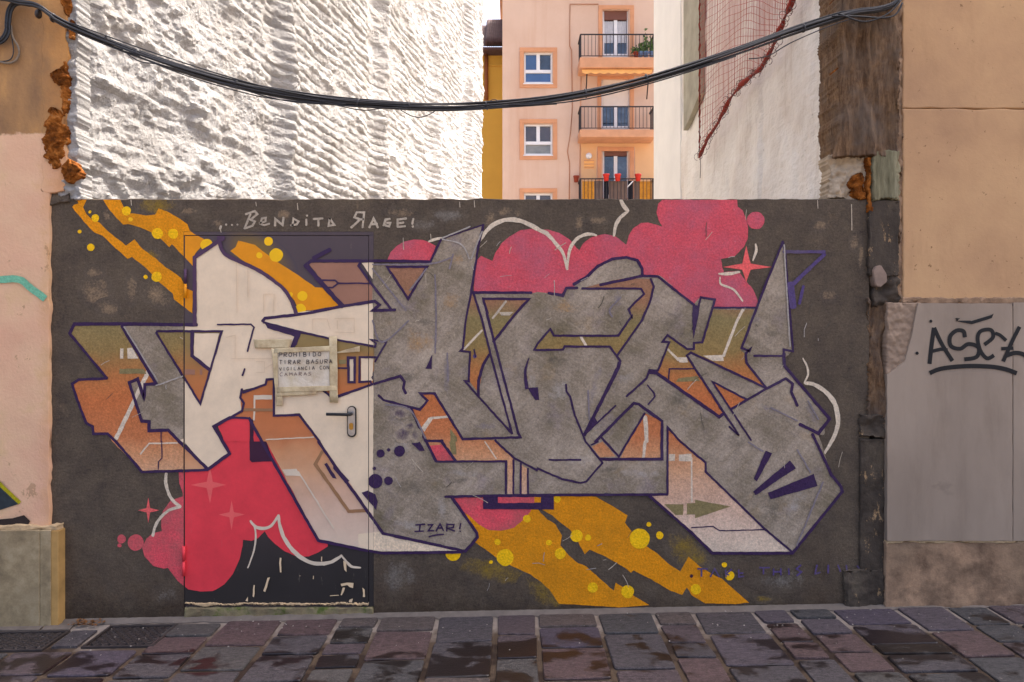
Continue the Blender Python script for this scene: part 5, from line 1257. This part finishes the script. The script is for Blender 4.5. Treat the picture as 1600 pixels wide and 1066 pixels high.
# small things on the facade
tube('wall_cable', simple('dusty_wall_cable', (176, 120, 88), .1, 5, .8), AB, [S(x, y, YB-.02) for x, y in ((650, 22), (502, 22), (500, 240), (510, 260), (514, 560), (505, 690), (488, 790), (500, 850), (497, 1100))], .018, 5)
tube('wall_cable', M['trim'], AB, [S(x, y, YB-.02) for x, y in ((560, 350), (557, 560), (553, 930))], .015, 5)
lb = thing('letter_sign', 'small pale lettered plaque with lamp above on the salmon facade', 'plaque')
sbox('board', M['awning'], lb, 575, 628, 832, 876, YB-.03, YB-.002)
for v in (834, 852, 868): sbox('slat', M['slab'], lb, 576, 627, v, v+4, YB-.05, YB-.031)
bm = bmesh.new(); bmesh.ops.create_uvsphere(bm, u_segments=16, v_segments=10, radius=.13); bmesh.ops.translate(bm, verts=bm.verts, vec=S(600, 812, YB-.1)); bm_obj('globe_lamp', bm, M['whiteframe'], lb, True)
def pot(label, u, v, y, r, h, mat, group, plant=None):
    t = thing('flower_pot', label, 'flower pot', group); p = S(u, v, y)
    prof = [(.0, 0), (.68, 0), (.86, .78), (1.0, .80), (1.0, 1.0), (.88, 1.0), (.84, .9), (0, .88)]; n = 14; vs, fs = [], []
    for (rr, hh) in prof:
        for k in range(n): an = 2*math.pi*k/n; vs.append((p.x+r*rr*math.cos(an), p.y+r*rr*math.sin(an), p.z+hh*h))
    for i in range(len(prof)-1):
        for k in range(n): fs.append((i*n+k, i*n+(k+1) % n, (i+1)*n+(k+1) % n, (i+1)*n+k))
    mesh('pot', vs, fs, mat, t, True)
    if plant:
        vs, fs = [], []
        for k in range(70):
            an = rs.uniform(0, 6.28); rr = rs.uniform(0, 1)*r*1.5; zz = p.z+h+abs(rs.gauss(0, .5))*plant; c0 = Vector((p.x+rr*math.cos(an), p.y+rr*math.sin(an), zz)); d = Vector((rs.gauss(0, 1), rs.gauss(0, 1), rs.gauss(.5, 1))).normalized()*.09; e = d.cross(Vector((rs.gauss(0, 1), 1, .3))).normalized()*.035
            b0 = len(vs); vs += [c0-d, c0+e, c0+d, c0-e]; fs.append((b0, b0+1, b0+2, b0+3))
        mesh('foliage', vs, fs, M['leafgreen'], t)
        tube('stem', M['leafgreen'], t, [(p.x, p.y, p.z+h*.8), (p.x+.02, p.y, p.z+h+plant*.6)], .015, 5)
M['leafgreen'] = simple('pot_plant_leaf', (84, 108, 56), .3, 20, .6); M['redpot'] = simple('red_plastic_pot', (196, 44, 34), .08, 6, .45); M['clay'] = simple('terracotta', (150, 66, 46), .1, 6, .8); M['bluepot'] = simple('blue_white_pot', (112, 142, 188), .3, 14, .5)
for u, l in ((690, 'red flower pot hung on the lowest balcony rail, left of three'), (750, 'red flower pot hung on the lowest balcony rail, middle of three'), (856, 'red flower pot hung on the lowest balcony rail, right of three')):
    pot(l, u, 942, YB-DEP-.16, .13, .26, M['redpot'], 'red pots on the lowest balcony rail')
pot('dull red flower pot fixed to the wall left of the lowest balcony', 534, 948, YB-.16, .12, .25, M['clay'], None)
for u, hgt, l, m in ((868, .25, 'small blue pot with a low plant on the top balcony', M['bluepot']), (897, .75, 'blue and white pot with the tallest plant on the top balcony', M['bluepot']), (927, .4, 'blue and white pot with a bushy plant at the right end of the top balcony', M['bluepot']), (846, .15, 'terracotta pot at the left end of the top balcony plants', M['clay'])):
    pot(l, u, 298, YB-.6, .12, .2, m, 'pots on the top balcony', hgt)

# ------------------------------------------------------------------ ochre building behind, with tiled eave
YY = 28.0
OB = thing('ochre_building', 'narrow strip of an ochre yellow building with a tiled eave', 'building')
M['ochrewall'] = simple('ochre_render', (206, 158, 66), .06, 1, .9)
def S2(u, v, y=YY): return P(740+u/3.331, v/3.331, y)
p, q = S2(-200, 1660), S2(152, 255)
box('wall', M['ochrewall'], OB, p.x, q.x+1, YY, YY+.4, 0, q.z)
p, q = S2(40, 345), S2(152, 335); box('string_course', M['ochrewall'], OB, p.x-3, q.x+1, YY-.06, YY-.002, p.z, q.z)
M['downpipe'] = simple('brown_downpipe', (134, 78, 44), .1, 4, .6); M['tile'] = simple('dark_roof_tile', (84, 62, 58), .3, 6, .85)
tube('downpipe', M['downpipe'], OB, [S2(66, 260, YY-.12), S2(66, 520, YY-.12)], .09, 8)
p, q = S2(50, 280, YY-.7), S2(150, 245, YY-.7); box('eave', M['tile'], OB, p.x-3, q.x+.8, YY-.7, YY+.3, p.z+.2, q.z)
for i in range(9):
    u = 72+i*11; pts = []
    for k in range(6):
        t = k/5; b0 = S2(u, 240, YY-.75); pts.append((b0.x, b0.y+t*2.2, b0.z+.1+t*2.0))
    tube('roof_tile', M['tile'], OB, pts, .13, 8)
pr = [S2(40, 242, YY-.7), S2(160, 242, YY-.7)]
mesh('roof', [(pr[0].x-3, YY-.7, pr[0].z), (pr[1].x+.6, YY-.7, pr[0].z), (pr[1].x+.6, YY+1.6, pr[0].z+2.0), (pr[0].x-3, YY+1.6, pr[0].z+2.0)], [(0, 1, 2, 3)], M['tile'], OB)
